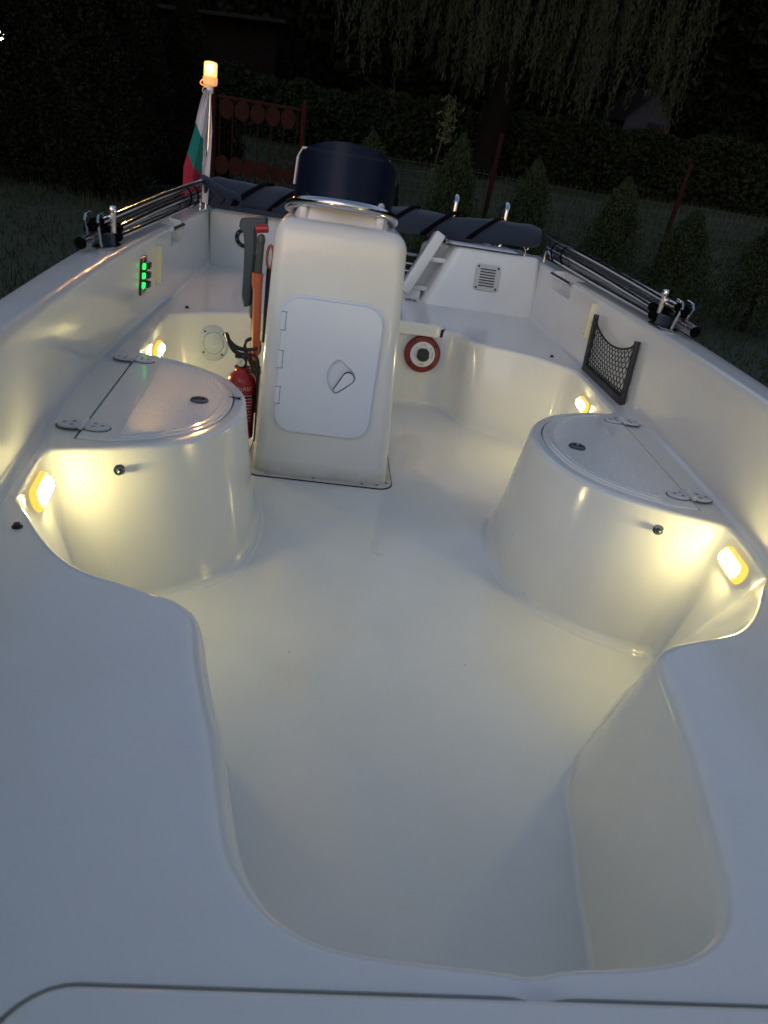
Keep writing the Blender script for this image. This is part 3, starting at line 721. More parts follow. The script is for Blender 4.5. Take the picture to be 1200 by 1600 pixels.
for k in range(n-1): g.f.append([rows*n+k, rows*n+k+1, off_+rows*n+k+1, off_+rows*n+k]); g.f.append([k, off_+k, off_+k+1, k+1])
for i in range(rows): g.f.append([i*n, (i+1)*n, off_+(i+1)*n, off_+i*n]); g.f.append([i*n+n-1, off_+i*n+n-1, off_+(i+1)*n+n-1, (i+1)*n+n-1])
g.k = [0]*len(g.f); g.obj('windscreen', TINT, con, 50)
g = G(); g.add(*tube([(-.192+x*1.06, 2.200+y*1.02, .795+.040*(1-a*a)) for x, y, a in AP], .0155, 14)); g.obj('screen_rail', CHROME, con)
g = G()
for x in (-.305, -.08): g.add(*box((x, 2.255, .795), (.026, .03, .035), .008))
g.each('rail_bracket', GELC, con)
g = G(); g.add(*tube([(-.346, 2.40, .86), (-.342, 2.40, .935), (-.330, 2.40, .962), (-.066, 2.40, .962), (-.050, 2.40, .94), (-.046, 2.40, .86)], .0038, 8)); g.obj('screen_frame', mat('frame_paint', (.6, .6, .6), .4), con)
g = G(); g.add(*box((-.2, 2.47, .895), (.27, .05, .10), .012)); g.obj('instrument_box', COWL, con)

# --- switch panel on left side wall
def WX(s, y, z):
    a = interp(y, XF); b = interp(y, XI); t = max(0, min(1, (z-.365)/(.596-.365))); return s*(a+(b-a)*t)
def wall_frame(s, y, z):
    p = Vector((WX(s, y, z), y, z)); up = Vector((WX(s, y, z+.1)-p.x, 0, .1)); al_ = Vector((WX(s, y+.1, z)-p.x, .1, 0))
    m_ = frame(p, al_*(-s*-1) if s > 0 else al_, up)
    if (m_.to_3x3() @ Vector((0, 0, 1))).x*s > 0: m_ = frame(p, -al_, up)
    if (m_.to_3x3() @ Vector((0, 0, 1))).x*s > 0: m_ = frame(p, al_, up)
    return m_
wf = wall_frame(-1, 2.535, .502); SD = 1 if wf.to_3x3().col[0].y > 0 else -1
q = plate(rrect(.086, .122, .006, 4), .006, .002, 2, back=True); xf(wf, q); spn = q.obj('switch_panel', PANEL, boat); spn['label'] = 'black switch panel glowing green on the left side wall'
g = G()
for i, yy in enumerate((.033, .002, -.029)):
    q = G(); q.add(*box((.012*SD, yy, .014), (.040, .020, .020), .003)); xf(wf, q); q.obj('rocker_switch', BLACK, spn)
    if i < 3: 
        q = G(); q.add(*box((-.018*SD, yy, .009), (.020, .018, .008), .002)); xf(wf, q); q.obj('indicator_light', GREEN, spn)
q = G(); q.add(*tube([(x, y, .0066) for x, y in rrect(.062, .018, .006, 4, 0, .050)], .0012, 6, closed=True)); q.add(*tube([(x, y, .0066) for x, y in rrect(.062, .012, .005, 4, 0, -.050)], .0012, 6, closed=True)); xf(wf, q); q.each('panel_trim', CREAM, spn)
# cream retainer strips, one on each side wall
for s, y, z in ((-1, 2.76, .506), (1, 2.815, .52)):
    q = plate(rrect(.026, .135, .004, 3), .020, .002, 2, back=True); xf(wall_frame(s, y, z), q); st_ = q.obj('retainer_strip', CREAM, boat)
    q = G(); q.add(*lathe([(.003, .019), (.003, .0215), (.001, .022)], 10, (0, -.055, 0))); xf(wall_frame(s, y, z), q); q.obj('screw', DCHROME, st_)

# --- net pocket on the right side wall (trapezoid U frame, diamond netting)
nf = wall_frame(1, 2.50, .455); sx = 1 if (nf.to_3x3().col[0]).y < 0 else -1   # local +x runs towards the bow when sx = 1
NW, NH = .225, .105
U = [(-NW, NH), (-NW, -NH+.03), (-NW+.008, -NH+.008), (-NW+.03, -NH), (NW-.03, -NH), (NW-.008, -NH+.008), (NW, -NH+.03), (NW, NH)]
g = G(); path = smooth_path([(x, y, .016) for x, y in U], 5)
for a, b in zip(path[:-1], path[1:]): pass
v, f = tube(path, .011, 8); g.add([Vector((q.x, q.y, q.z)) for q in v], f)
q2 = plate(rrect(2*NW-.02, .030, .008, 4, 0, -NH+.004), .022, .004, 3, z0=.004, back=True); g.add(q2.v, q2.f)
xf(nf, g); net = g.obj('net_pocket', NETF, boat); net['label'] = 'black net pocket with U shaped frame on the right side wall'
g = G(); nx, ny = 15, 9
top = lambda u: NH-.012-.050*(1-(2*u-1)**2)**.8
def npnt(u, v_):
    x = -NW+.008+(2*NW-.016)*u; yb = -NH+.016; return Vector((x, yb+(top(u)-yb)*v_, .020+.006*math.sin(math.pi*u)*math.sin(math.pi*v_)))
for i in range(nx):
    for j in range(ny):
        sh = .5 if j % 2 else 0
        a = npnt(min(1, max(0, (i+sh)/nx)), j/ny)
        for di in (-.5, .5):
            u2 = (i+sh+di)/nx
            if -.001 <= u2 <= 1.001: g.add(*tube([a, npnt(max(0, min(1, u2)), (j+.55)/ny), npnt(max(0, min(1, u2)), (j+1)/ny)], .0017, 5, cap=False))
g.add(*tube([npnt(k/24, 1) for k in range(25)], .0035, 6)); xf(nf, g); g.obj('netting', NETM, net)
g = G()
for x, y in ((-NW, NH-.03), (NW, NH-.03), (0, -NH+.004)): g.add(*lathe([(.004, .02), (.004, .028), (.002, .029)], 10, (x, y, 0)))
xf(nf, g); g.each('screw', DCHROME, net)

# black cable gland ring on the transom, left
g = G(); m_ = frame((-.668, 3.985, .500), (1, 0, 0), (0, -.12, 1)); v, f = lathe([(.028, 0), (.030, .010), (.046, .012), (.050, .006), (.050, 0)], 30); g.add(v, f); xf(m_, g); cg = g.obj('cable_gland', RUBBER, boat)
g = G()
for k in range(8): g.add(*lathe([(.004, .010), (.004, .013), (.002, .0135)], 8, (.040*math.cos(k*math.pi/4+.2), .040*math.sin(k*math.pi/4+.2), 0)))
xf(m_, g); g.each('screw', DCHROME, cg)

# swim ladder handles behind the box
for x in (.40, .672):
    g = G(); g.add(*tube(smooth_path([(x, 4.00, .63), (x, 4.00, .80), (x+.004, 4.01, .835), (x+.006, 4.05, .852), (x+.006, 4.09, .835), (x+.006, 4.105, .79), (x+.006, 4.11, .55)], 6), .0145, 12)); lh = g.obj('ladder_handle', CHROME, boat)
    g = G(); g.add(*lathe([(.026, 0), (.026, .005), (.018, .010), (.016, .030)], 20, (x, 4.0, .637))); g.obj('handle_foot', CHROME, lh)
g = G(); g.add(*box((.60, 3.99, .668), (.04, .03, .055), .008)); g.obj('hinge_block', PLAST, boat)
g = G()
for z in (.43, .47, .52): g.add(*tube([(-.1, 4.25, z), (.27, 4.22, z-.004)], .010, 10))
g.each('ladder_rung', DCHROME, boat)
g = G(); g.add(*lathe([(.012, 0), (.012, .003), (.004, .006), (.004, .02)], 14, (.80, 3.93, .64))); g.add(*tube([(.80+.012*math.cos(a/8*2*math.pi), 3.93, .667+.012*math.sin(a/8*2*math.pi)) for a in range(8)], .0025, 6, closed=True)); g.obj('eye_bolt', CHROME, boat)

# outboard motor behind the transom
ob = thing('outboard_motor', 'black outboard motor clamped on the transom behind the console', 'outboard motor', (-.01, 4.28, .45))
cw = moulded(-.165, .145, 4.14, 4.62, .56, .905, .03, .10, .07)
cw.obj('cowl', COWL, ob)
g = G(); g.add(*box((-.01, 4.30, .47), (.16, .18, .22), .02)); g.add(*box((-.01, 4.30, .20), (.12, .22, .50), .02)); g.obj('midsection', COWL, ob)
g = G(); g.add(*box((-.01, 4.19, .40), (.22, .10, .12), .01)); g.obj('clamp', BLACK, ob)
g = G(); g.add(*tube([(-.01, 4.15, -.18), (-.01, 4.5, -.18)], [.05, .035], 16)); g.obj('gearcase', COWL, ob)

# --- rolled bimini with its folded frame
bim = thing('bimini_top', 'rolled navy canvas sun top lying folded across the stern on steel tubes', 'bimini', (0, 3.95, .72))
def roll(x0, x1, y, z0, z1, r0_, r1_):
    n = 26; m__ = 60; v = []; f = []
    for i in range(m__+1):
        t = i/m__; x = x0+(x1-x0)*t; zc = z0+(z1-z0)*t-.010*math.sin(math.pi*t)+.004*math.sin(t*23); rr = (r0_+(r1_-r0_)*t)*(1+.05*math.sin(t*31+1)+.04*math.sin(t*67))
        e = min(t, 1-t)*m__; rr *= min(1, .78+.10*e)
        for k in range(n):
            a = 2*math.pi*k/n; q = rr*(1+.05*math.sin(3*a+t*9)+.025*math.sin(7*a-t*17)+.05*math.cos(a*2))
            v.append((x, y+q*math.cos(a)*.95, zc+q*math.sin(a)))
    for i in range(m__):
        for k in range(n): f.append([i*n+k, i*n+(k+1) % n, (i+1)*n+(k+1) % n, (i+1)*n+k])
    f.append(list(range(n))[::-1]); f.append([m__*n+k for k in range(n)]); return v, f
g = G(); g.add(*roll(-.87, .865, 3.96, .706, .722, .068, .060)); cv = g.obj('canvas_roll', CANVAS, bim, 60)
g = G()   # loose cloth folds at the left end
for k in range(3):
    g.add(*tube(smooth_path([(-.88+.02*k, 3.90+.02*k, .755-.02*k), (-.83+.03*k, 3.875, .735-.01*k), (-.79+.05*k, 3.90, .690), (-.83+.06*k, 3.93, .645)], 6), [.020]*0 or .022-.003*k, 10))
g.obj('loose_fold', CANVAS, bim, 60)
def strap(xc, tilt, r):
    pts = []; v = []; f = []; n = 28
    for k in range(n):
        a = 2*math.pi*k/n
        for e in (-1, 1):
            v.append((xc+tilt*math.cos(a-1.2)*r*1.2+e*.016, 3.96+math.cos(a)*r, .704+.016*(xc+.87)/1.7+math.sin(a)*r))
    for k in range(n): j = (k+1) % n; f.append([2*k, 2*k+1, 2*j+1, 2*j])
    return v, f
for xc in (-.64, -.46, -.28, -.08, .12, .33, .56):
    g = G(); g.add(*strap(xc, 1.0, .076-.008*(xc+.87)/1.7)); so = g.obj('strap', STRAP, bim, 60)
    md = so.modifiers.new('s', 'SOLIDIFY'); md.thickness = .003
g = G(); g.add(*box((-.61, 3.93, .640), (.46, .06, .022), .006)); g.obj('side_curtain', CANVAS, bim)
for s in (-1, 1):
    tubes = [((.868, 2.17, .692), (.872, 3.02, .724), (.872, 3.86, .748)), ((.892, 2.20, .672), (.896, 3.0, .700), (.90, 3.88, .728)),
             ((.862, 2.34, .662), (.868, 3.0, .684), (.872, 3.78, .702)), ((.884, 2.33, .650), (.884, 3.0, .664), (.880, 3.72, .676)), ((.852, 2.30, .642), (.862, 3.0, .648), (.868, 3.66, .660))]
    for i, tt in enumerate(tubes):
        g = G(); g.add(*tube(smooth_path([(s*x, y, z) for x, y, z in tt], 8), .0115 if i < 3 else .010, 12)); tb = g.obj('frame_tube', CHROME, bim)
        a = Vector((s*tt[0][0], tt[0][1], tt[0][2]))
        g = G(); g.add(*tube([a+Vector((0, -.022, 0)), a+Vector((0, .03, .001))], .0145, 12)); g.obj('end_cap', CAPM, tb)
    g = G()
    for dx in (-.014, .020): g.add(*tube([(s*(.872+dx), 2.165+abs(dx), .630), (s*(.872+dx), 2.15, .70), (s*(.872+dx), 2.162, .712), (s*(.872+dx), 2.20, .715)], .0045, 8))
    g.each('jaw_slide', CHROME, bim)
    g = G(); g.add(*tube([(s*.882, 2.075, .646), (s*.884, 2.20, .650)], [.0165, .019], 14, cap=False)); g.add(*tube([(s*.882, 2.077, .646), (s*.884, 2.20, .650)], .014, 14)); g.obj('deck_hinge', DCHROME, bim)
    g = G(); g.add(*lathe([(.0195, 0), (.0195, .0)], 14)); 
    g = G(); g.add(*tube([(s*.882, 2.070, .646), (s*.882, 2.082, .646)], .0140, 14)); g.obj('hinge_bore_shade', CAPM, bim)  # solid near-black disc imitates the shade inside a hollow tube end
    g = G(); m_ = frame((s*.862, 2.245, .6205), (0, 1, 0), (1, 0, 0)); q = plate([(-.085, 0), (-.05, .030), (.05, .030), (.085, 0), (.05, -.030), (-.05, -.030)], .006, .002, 2); q = xf(Matrix.Translation((s*.862, 2.25, .6205)) @ Matrix.Rotation(R(90), 4, 'Z'), q); q.obj('mount_plate', CHROME, bim)
    g = G(); g.add(*box((s*.862, 2.262, .640), (.030, .055, .032), .008)); g.obj('mount_boot', CANVAS, bim)
    g = G(); g.add(*tube([(s*.856, 2.29, .625), (s*.856, 2.29, .715)], .0085, 14)); g.add(*lathe([(.0085, 0), (.0125, .004), (.0135, .010), (.0115, .016), (.006, .019)], 16, (s*.856, 2.29, .712))); g.obj('deck_post', CHROME, bim)
    for y in (3.45, 3.62):
        g = G(); g.add(*tube([(s*.880+.034*math.cos(a/14*2*math.pi), y+.012*math.sin(a/14*2*math.pi), .690+.046*math.sin(a/14*2*math.pi)) for a in range(14)], .004, 6, closed=True)); g.obj('cord_tie', STRAP, bim)
    g = G(); g.add(*tube(smooth_path([(s*.862, 3.66, .665), (s*.862, 3.74, .680), (s*.862, 3.765, .665), (s*.862, 3.765, .622)], 5), .0055, 10)); g.obj('frame_stay', CHROME, bim)

# --- stern light on its pole and the flag
sl = thing('stern_light', 'glowing amber all round light on a thin steel pole at the left stern corner', 'navigation light', (-.862, 3.93, .62))
PX, PY = -.862, 3.93
g = G(); g.add(*tube([(PX, PY, .60), (PX+.003, PY, 1.15)], .0095, 12)); g.obj('pole', CHROME, sl)
g = G(); g.add(*lathe([(.014, 1.125), (.016, 1.13), (.016, 1.155), (.013, 1.16)], 18, (PX, PY, 0))); g.obj('collar', PLAST, sl)
g = G(); g.add(*lathe([(.022, 1.157), (.030, 1.160), (.034, 1.170), (.034, 1.192), (.030, 1.194)], 28, (PX, PY, 0))); g.obj('lamp_base', BEACB, sl)
g = G(); g.add(*lathe([(.029, 1.194), (.0305, 1.20), (.0305, 1.246), (.027, 1.253), (.012, 1.256)], 28, (PX, PY, 0))); g.obj('lens', BEAC, sl)
g = G(); g.add(*tube(smooth_path([(PX-.012, PY-.01, 1.150), (PX-.04, PY-.02, 1.158), (PX-.038, PY-.015, 1.172), (PX-.03, PY-.01, 1.178)], 5), .003, 6)); g.obj('lanyard_clip', BEACB, sl)
fgx = thing('flag', 'limp flag with white, green and red bands hanging from the stern light pole', 'flag', (PX, PY, 1.14))
v = []; f = []; km = []; nu, nv = 70, 150
cols = []
for j in range(nv+1):
    t = j/nv
    for i in range(nu+1):
        u = i/nu
        wd = .024+.114*min(1, t*1.45)**.8*(1-.10*t)
        x = PX+.006+.018*min(1, t*3)-wd*(1-u)*1.0-.010*t
        fold = .030*math.sin(u*9+t*2.0)*min(1, t*3)+.012*math.sin(u*17+t*5)
        z = 1.138-.50*t+.012*math.sin(u*3)*t
        v.append((x, PY-.018+fold*.8-.02*(1-u)*t, z))
for j in range(nv):
    for i in range(nu):
        f.append([j*(nu+1)+i, j*(nu+1)+i+1, (j+1)*(nu+1)+i+1, (j+1)*(nu+1)+i])
        u = (i+.5)/nu; t = (j+.5)/nv
        # bands run slantwise because the cloth hangs by its corner
        b1 = .29+.22*u+.9*max(0, u-.60)*4; b2 = .56+.30*u+.9*max(0, u-.62)*4
        km.append(0 if t < b1 else (1 if t < b2 else 2))
fo = mk('flag_cloth', v, f, None, fgx, 60, mats=[F_W, F_G, F_R], fmat=km); md = fo.modifiers.new('s', 'SOLIDIFY'); md.thickness = .0015
g = G(); g.add(*tube([(PX-.02+.014*math.cos(a/12*2*math.pi), PY, 1.135+.014*math.sin(a/12*2*math.pi)) for a in range(12)], .0025, 6, closed=True)); g.obj('tie_ring', CREAM, fgx)

# --- fire extinguisher beside the console
ZF = .042
fe = thing('fire_extinguisher', 'small red fire extinguisher with black handle strapped beside the console', 'fire extinguisher', (-.460, 2.33, 0))
X, Y = -.460, 2.33
g = G(); g.add(*lathe([(.040, .004), (.047, .010), (.048, .02), (.048, .200), (.046, .212), (.038, .226), (.026, .236), (.024, .240), (.024, .246), (.018, .247)], 32, (X, Y, 0))); body = g.obj('cylinder', RED, fe)
g = G(); g.add(*lathe([(.027, .246), (.027, .251)], 24, (X, Y, 0))); g.obj('neck_ring', RED, fe)
g = G(); g.add(*lathe([(.014, .250), (.015, .285), (.011, .292)], 18, (X, Y, 0))); g.add(*box((X-.004, Y, .287), (.045, .022, .018), .004)); g.obj('valve', BLACK, fe)
g = G(); gm = frame((X-.004, Y-.016, .268), (1, 0, 0), (0, .2, 1)); g.add(*lathe([(.013, 0), (.013, .006), (.011, .007), (.001, .007)], 22)); xf(gm, g); gau = g.obj('gauge', CREAM, fe)
g = G(); g.add(*box((0, .003, .008), (.0016, .010, .001))); xf(gm, g); g.obj('needle', BLACK, gau)
for nm, P_ in (('carry_handle', [(X+.03, Y, .290), (X-.02, Y-.008, .296), (X-.045, Y-.012, .325), (X-.052, Y-.016, .352)]), ('squeeze_lever', [(X+.045, Y, .318), (X+.01, Y, .308), (X-.025, Y-.01, .315), (X-.048, Y-.012, .335), (X-.056, Y-.016, .358)])):
    sp = smooth_path(P_, 6); v, f = tube(sp, [.0052+.0022*math.sin(math.pi*k/len(sp)) for k in range(len(sp))], 8); g = G(); g.add(v, f); g.obj(nm, BLACK, fe)
g = G(); g.add(*tube(smooth_path([(X+.02, Y+.01, .292), (X+.045, Y, .285), (X+.052, Y-.005, .235), (X+.052, Y-.005, .10)], 6), .005, 8)); g.obj('hose', BLACK, fe)
g = G()
for z in (.240, .247): g.add(*box((X+.036, Y-.02, z), (.06, .004, .003)))
g.add(*box((X+.056, Y-.01, .13), (.004, .05, .25), .001)); g.add(*tube([(X+.0492*math.cos(a), Y+.0492*math.sin(a), .16) for a in [k/40*2*math.pi for k in range(40)]], .003, 6, closed=True)); g.each('wall_bracket', BLACK, fe)
# label print wrapped on the cylinder: white lettering and text rows
def wrap(gx, z0, a0):
    out = G()
    for q in gx.v:
        a = a0+q.x/.0485; out.v.append(Vector((X+.0487*math.cos(a)+.0004*q.z*0, Y+.0487*math.sin(a), z0+q.y)))
    out.f = gx.f; out.k = gx.k; return out
g = G()
tx = text('t', 'НАМ', .020, WHITE, Matrix.Identity(4), fe); wv = wrap(tx, .188, R(-70)); g.add(wv.v, wv.f)
for k in range(9):
    n_ = 5+random.randint(0, 4)
    x = -.03
    while x < .03:
        wdt = random.uniform(.004, .011); bx = G(); bx.add([(x, -.0014, 0), (x+wdt, -.0014, 0), (x+wdt, .0014, 0), (x, .0014, 0)], [[0, 1, 2, 3]]); wv = wrap(bx, .165-.011*k, R(-75)); g.add(wv.v, wv.f); x += wdt+.003
g.obj('label_print', WHITE, fe, 0)['kind'] = 'stuff'

fe.matrix_world = T @ Matrix.Translation((-.460, 2.33, ZF))
# --- electric trolling motor head stowed upright at the console side
tm = thing('trolling_motor', 'grey electric trolling motor with red tiller grip stowed upright left of the console', 'trolling motor', (-.46, 2.45, .0))
g = G()
hd_ = [(-.500, .742), (-.425, .752), (-.421, .735), (-.425, .722), (-.456, .716), (-.452, .66), (-.456, .56), (-.458, .472), (-.480, .466), (-.488, .50), (-.486, .58), (-.488, .66), (-.494, .70), (-.508, .710), (-.506, .728)]
sx_ = G(); p_, f_ = fill(rounded(hd_, .008, 3)); ol = rounded(hd_, .008, 3); n = len(ol)
rg_ = [(.006, 2.412), (.001, 2.416), (0, 2.424), (0, 2.468), (.004, 2.476)]
v = []; f = []
for d, y in rg_: v += [(x, y, z) for x, z in offset(ol, d)]
for i in range(len(rg_)-1):
    for k in range(n): f.append([i*n+k, i*n+(k+1) % n, (i+1)*n+(k+1) % n, (i+1)*n+k])
g.add(v, f); a_, b_ = fill(offset(ol, .006)); g.add([(x, 2.412, z) for x, z in a_], b_); a_, b_ = fill(offset(ol, .004)); g.add([(x, 2.476, z) for x, z in a_], b_); g.obj('motor_head', GREY, tm, 40)
g = G(); v, f = tube([(-.452, 2.400, .716), (-.415, 2.400, .722)], [.0135, .0130], 14); g.add(v, f); g.obj('tiller_grip', RED, tm)
g = G(); g.add(*box((-.446, 2.45, .53), (.026, .05, .20), .007)); g.obj('clamp_block', GREY, tm)
g = G(); g.add(*tube([(-.4455, 2.46, .50), (-.437, 2.46, .33)], .0155, 16)); g.add(*tube([(-.448, 2.46, .47), (-.447, 2.46, .44)], .018, 16)); g.obj('shaft', OLIVE, tm)
g = G(); g.add(*tube([(-.437, 2.46, .34), (-.436, 2.46, .24)], .013, 14)); g.obj('lower_shaft', BLACK, tm)
g = G(); g.add(*tube(smooth_path([(-.47, 2.44, .325), (-.45, 2.42, .30), (-.42, 2.43, .32), (-.425, 2.44, .36), (-.455, 2.43, .36), (-.47, 2.44, .335), (-.45, 2.43, .29), (-.43, 2.42, .25), (-.415, 2.43, .20)], 6), .006, 8)); g.obj('power_cable', BLACK, tm)
g = G(); g.add(*tube(smooth_path([(-.455, 2.415, .31), (-.435, 2.41, .33), (-.418, 2.415, .355)], 5), .006, 8)); g.obj('red_cable', RED, tm)
bp = thing('bilge_pump', 'orange plastic hand pump with dark grey handle standing against the left side of the console', 'hand pump', (-.42, 2.36, .30))
g = G(); g.add(*tube([(-.434, 2.36, .590), (-.434, 2.36, .582), (-.434, 2.36, .560), (-.431, 2.36, .535), (-.428, 2.36, .45), (-.425, 2.36, .34), (-.424, 2.36, .31)], [.019, .018, .0175, .0145, .0145, .0125, .006], 18)); g.obj('barrel', ORANGE, bp)
g = G(); g.add(*tube([(-.433, 2.37, .585), (-.431, 2.37, .68)], .011, 14)); g.add(*lathe([(.012, .678), (.013, .690), (.010, .702), (.004, .706)], 16, (-.431, 2.37, 0))); g.obj('handle', CLEARG, bp)
pd = thing('folding_paddle', 'dark stick with orange loop grip hanging between the hand pump and the console', 'paddle', (-.405, 2.42, .30))
g = G(); g.add(*tube([(-.405, 2.42, .60), (-.405, 2.42, .36)], .008, 10)); g.obj('stick', BLACK, pd)
g = G(); g.add(*tube([(-.404+.010*math.cos(a/16*2*math.pi), 2.42, .635+.036*math.sin(a/16*2*math.pi)) for a in range(16)], .0045, 8, closed=True)); g.obj('loop_grip', ORANGE, pd)

# ================================================================ GARDEN (world coordinates)
def leaves(P, size, aspect=2.2, droop=0.0, jit=1.0, seed=1):
    """leaf-sized quads at points P"""
    rg = np.random.default_rng(seed); n = len(P); d = rg.normal(size=(n, 3)); d[:, 2] -= droop*2; d /= np.linalg.norm(d, axis=1)[:, None]
    e = rg.normal(size=(n, 3)); e -= d*(d*e).sum(1)[:, None]; e /= np.linalg.norm(e, axis=1)[:, None]
    s = size*(.6+.8*rg.random(n))[:, None]; a = d*s*aspect/2; b = e*s/2
    return np.stack([P-a, P-a*.1+b, P+a, P-a*.1-b], 1).reshape(-1, 3)
def leafobj(name, V, m, parent=None, og=(0, 0, 0)):
    V = V-np.array(og); n = len(V)//4; me = bpy.data.meshes.new(name); me.vertices.add(len(V)); me.vertices.foreach_set('co', V.ravel())
    me.loops.add(4*n); me.loops.foreach_set('vertex_index', np.arange(4*n)); me.polygons.add(n); me.polygons.foreach_set('loop_start', np.arange(n)*4); me.polygons.foreach_set('loop_total', np.full(n, 4))
    me.update(calc_edges=True); me.validate(); me.materials.append(m); o = bpy.data.objects.new(name, me); COL.objects.link(o)
    if parent: o.parent = parent
    return o
# lawn: one gently uneven sheet to the horizon
xs = np.concatenate([np.linspace(-150, -20, 14), np.linspace(-18, 18, 73), np.linspace(20, 150, 14)]); ysg = np.concatenate([np.linspace(-120, -8, 10), np.linspace(-6, 30, 73), np.linspace(34, 200, 14)])
v = [(x, y, (.03*math.sin(x*1.1+y*.7)+.03*math.sin(x*.5-y*1.3)) if abs(x) < 19 and -7 < y < 31 else 0) for y in ysg for x in xs]; nx_ = len(xs)
f = [[j*nx_+i, j*nx_+i+1, (j+1)*nx_+i+1, (j+1)*nx_+i] for j in range(len(ysg)-1) for i in range(nx_-1)]
o = mk('ground', v, f, GROUND, None, 60); o['kind'] = 'structure'
n = 70000; gx = rng.uniform(-7, 13, n); gy = rng.uniform(2.5, 19, n); P = np.c_[gx, gy, np.zeros(n)]
P[:, 2] = .03*np.sin(gx*1.1+gy*.7)+.03*np.sin(gx*.5-gy*1.3)
hgt = .05+.06*rng.random(n)+.05*(np.sin(gx*2.1)*np.sin(gy*1.7) > .3); an = rng.uniform(0, 6.28, n); dx = np.c_[np.cos(an), np.sin(an), np.zeros(n)]*.006
lean_ = np.c_[rng.normal(0, .03, n), rng.normal(0, .03, n), hgt]
V = np.stack([P-dx, P+dx, P+lean_+dx*.2, P+lean_-dx*.2], 1).reshape(-1, 3); o = leafobj('grass', V, GRASSB); tag(o, 'short dark lawn grass around and behind the boat', 'grass', kind='stuff')

# young thujas in a row by the fence
def thuja(h, r, seed, loc, lab):
    t = thing('young_thuja', lab, 'conifer', loc, 'young thujas along the wire fence', world=True)
    rg = np.random.default_rng(seed); n = 12000; z = rg.random(n)**.8; ang = rg.uniform(0, 6.28, n)
    rad = r*np.minimum(1, z*6+.4)*(1-z)**.72*(.45+.6*np.sqrt(rg.random(n)))*(1+.20*np.sin(ang*3+seed+z*5)+.16*np.sin(ang*5+z*14)+.10*np.sin(z*31+ang*2)); rad *= (1+.22*rg.normal(size=n))
    P = np.c_[np.cos(ang)*rad, np.sin(ang)*rad, .05+z*h]
    leafobj('crown', leaves(P, .011, 3.6, -.6, seed=seed), LEAF_T, t)
    g = G(); g.add(*tube([(0, 0, -.02), (0.01, 0, h*.45), (0, 0, h*.9)], [.03, .02, .004], 8)); me_ = g.obj('trunk', BARK); me_.parent = t
    return t
def dup(root, loc, rz, sc, lab):
    r_ = root.copy(); COL.objects.link(r_); r_.matrix_world = Matrix.Translation(loc) @ Matrix.Rotation(rz, 4, 'Z') @ Matrix.Diagonal((sc[0], sc[0], sc[1], 1)); r_['label'] = lab
    for ch in [c for c in bpy.data.objects if c.parent == root]: c = ch.copy(); COL.objects.link(c); c.parent = r_
    return r_
th0 = thuja(1.12, .34, 3, (.04, 7.2, 0), 'slim young thuja directly behind the console windscreen')
for i, (x, y, hh, rr, lb) in enumerate(((.80, 6.9, 1.10, 1.0, 'young thuja behind the left ladder handle'), (1.48, 6.9, 1.02, .95, 'young thuja behind the right ladder handle'),
        (2.32, 6.9, 1.0, 1.1, 'young thuja between the two bare red fence posts'), (3.05, 6.9, .86, 1.15, 'bushy young thuja just beneath the right bare fence post'), (3.92, 6.95, .93, 1.25, 'rightmost young thuja, cut by the picture edge'))):
    dup(th0, (x, y, 0), i*1.3+.7, (rr, hh), lb)

# wire fence with red posts and gate
wfc = thing('wire_fence', 'dark square mesh wire fence with slim rusty red posts behind the boat', 'fence', (1.5, 7.6, 0), world=True)
g = G()
x0f, x1f, yf = -.58, 7.2, 7.6
def fy(x): return yf+.10*(x-1)*.2
x = x0f
while x < x1f: g.add(*tube([(x, fy(x), 0), (x+.004*math.sin(x*9), fy(x)+.01, .45), (x, fy(x), .98)], .0017, 4, cap=False)); x += .058
z = .04
while z < .99: g.add(*tube([(q, fy(q), z+.012*math.sin(q*2+z*7)) for q in np.linspace(x0f, x1f, 40)], .0017, 4, cap=False)); z += .075
g.obj('mesh', WIRE, wfc, 0)
for x, h in ((1.235, 1.31), (3.13, 1.33), (5.1, 1.32), (7.1, 1.30)):
    g = G(); g.add(*tube([(x, fy(x)-.03, 0), (x+.012, fy(x)-.03, h)], .022, 10)); g.obj('post', RUST, wfc)
gate = thing('garden_gate', 'low rusty red garden gate with rows of round plates, left of the console', 'gate', (-1.0, 7.6, 0), world=True)
for x in (-1.42, -.60):
    g = G(); g.add(*tube([(x, 7.6, 0), (x, 7.6, 1.30)], .026, 10)); g.obj('post', RUST, gate)
g = G()
for z in (.12, 1.22): g.add(*box((-1.01, 7.6, z), (.76, .02, .025), .004))
for k in range(7): g.add(*tube([(-1.36+.117*k, 7.6, .12), (-1.36+.117*k, 7.6, 1.22)], .006, 6))
g.obj('frame', RUST, gate)
for z in (1.13, .66, .20):
    for k in range(5 if z > 1 else 6):
        x = -1.30+.140*k if z > 1 else -1.33+.128*k
        g = G(); v, f = lathe([(.072, -.004), (.072, .004)], 22); g.add([(x+q[0]*.92, 7.585+q[2], z+q[1]*1.15) for q in [Vector(a) for a in v]], f); g.obj('round_plate', RUST, gate, 30)

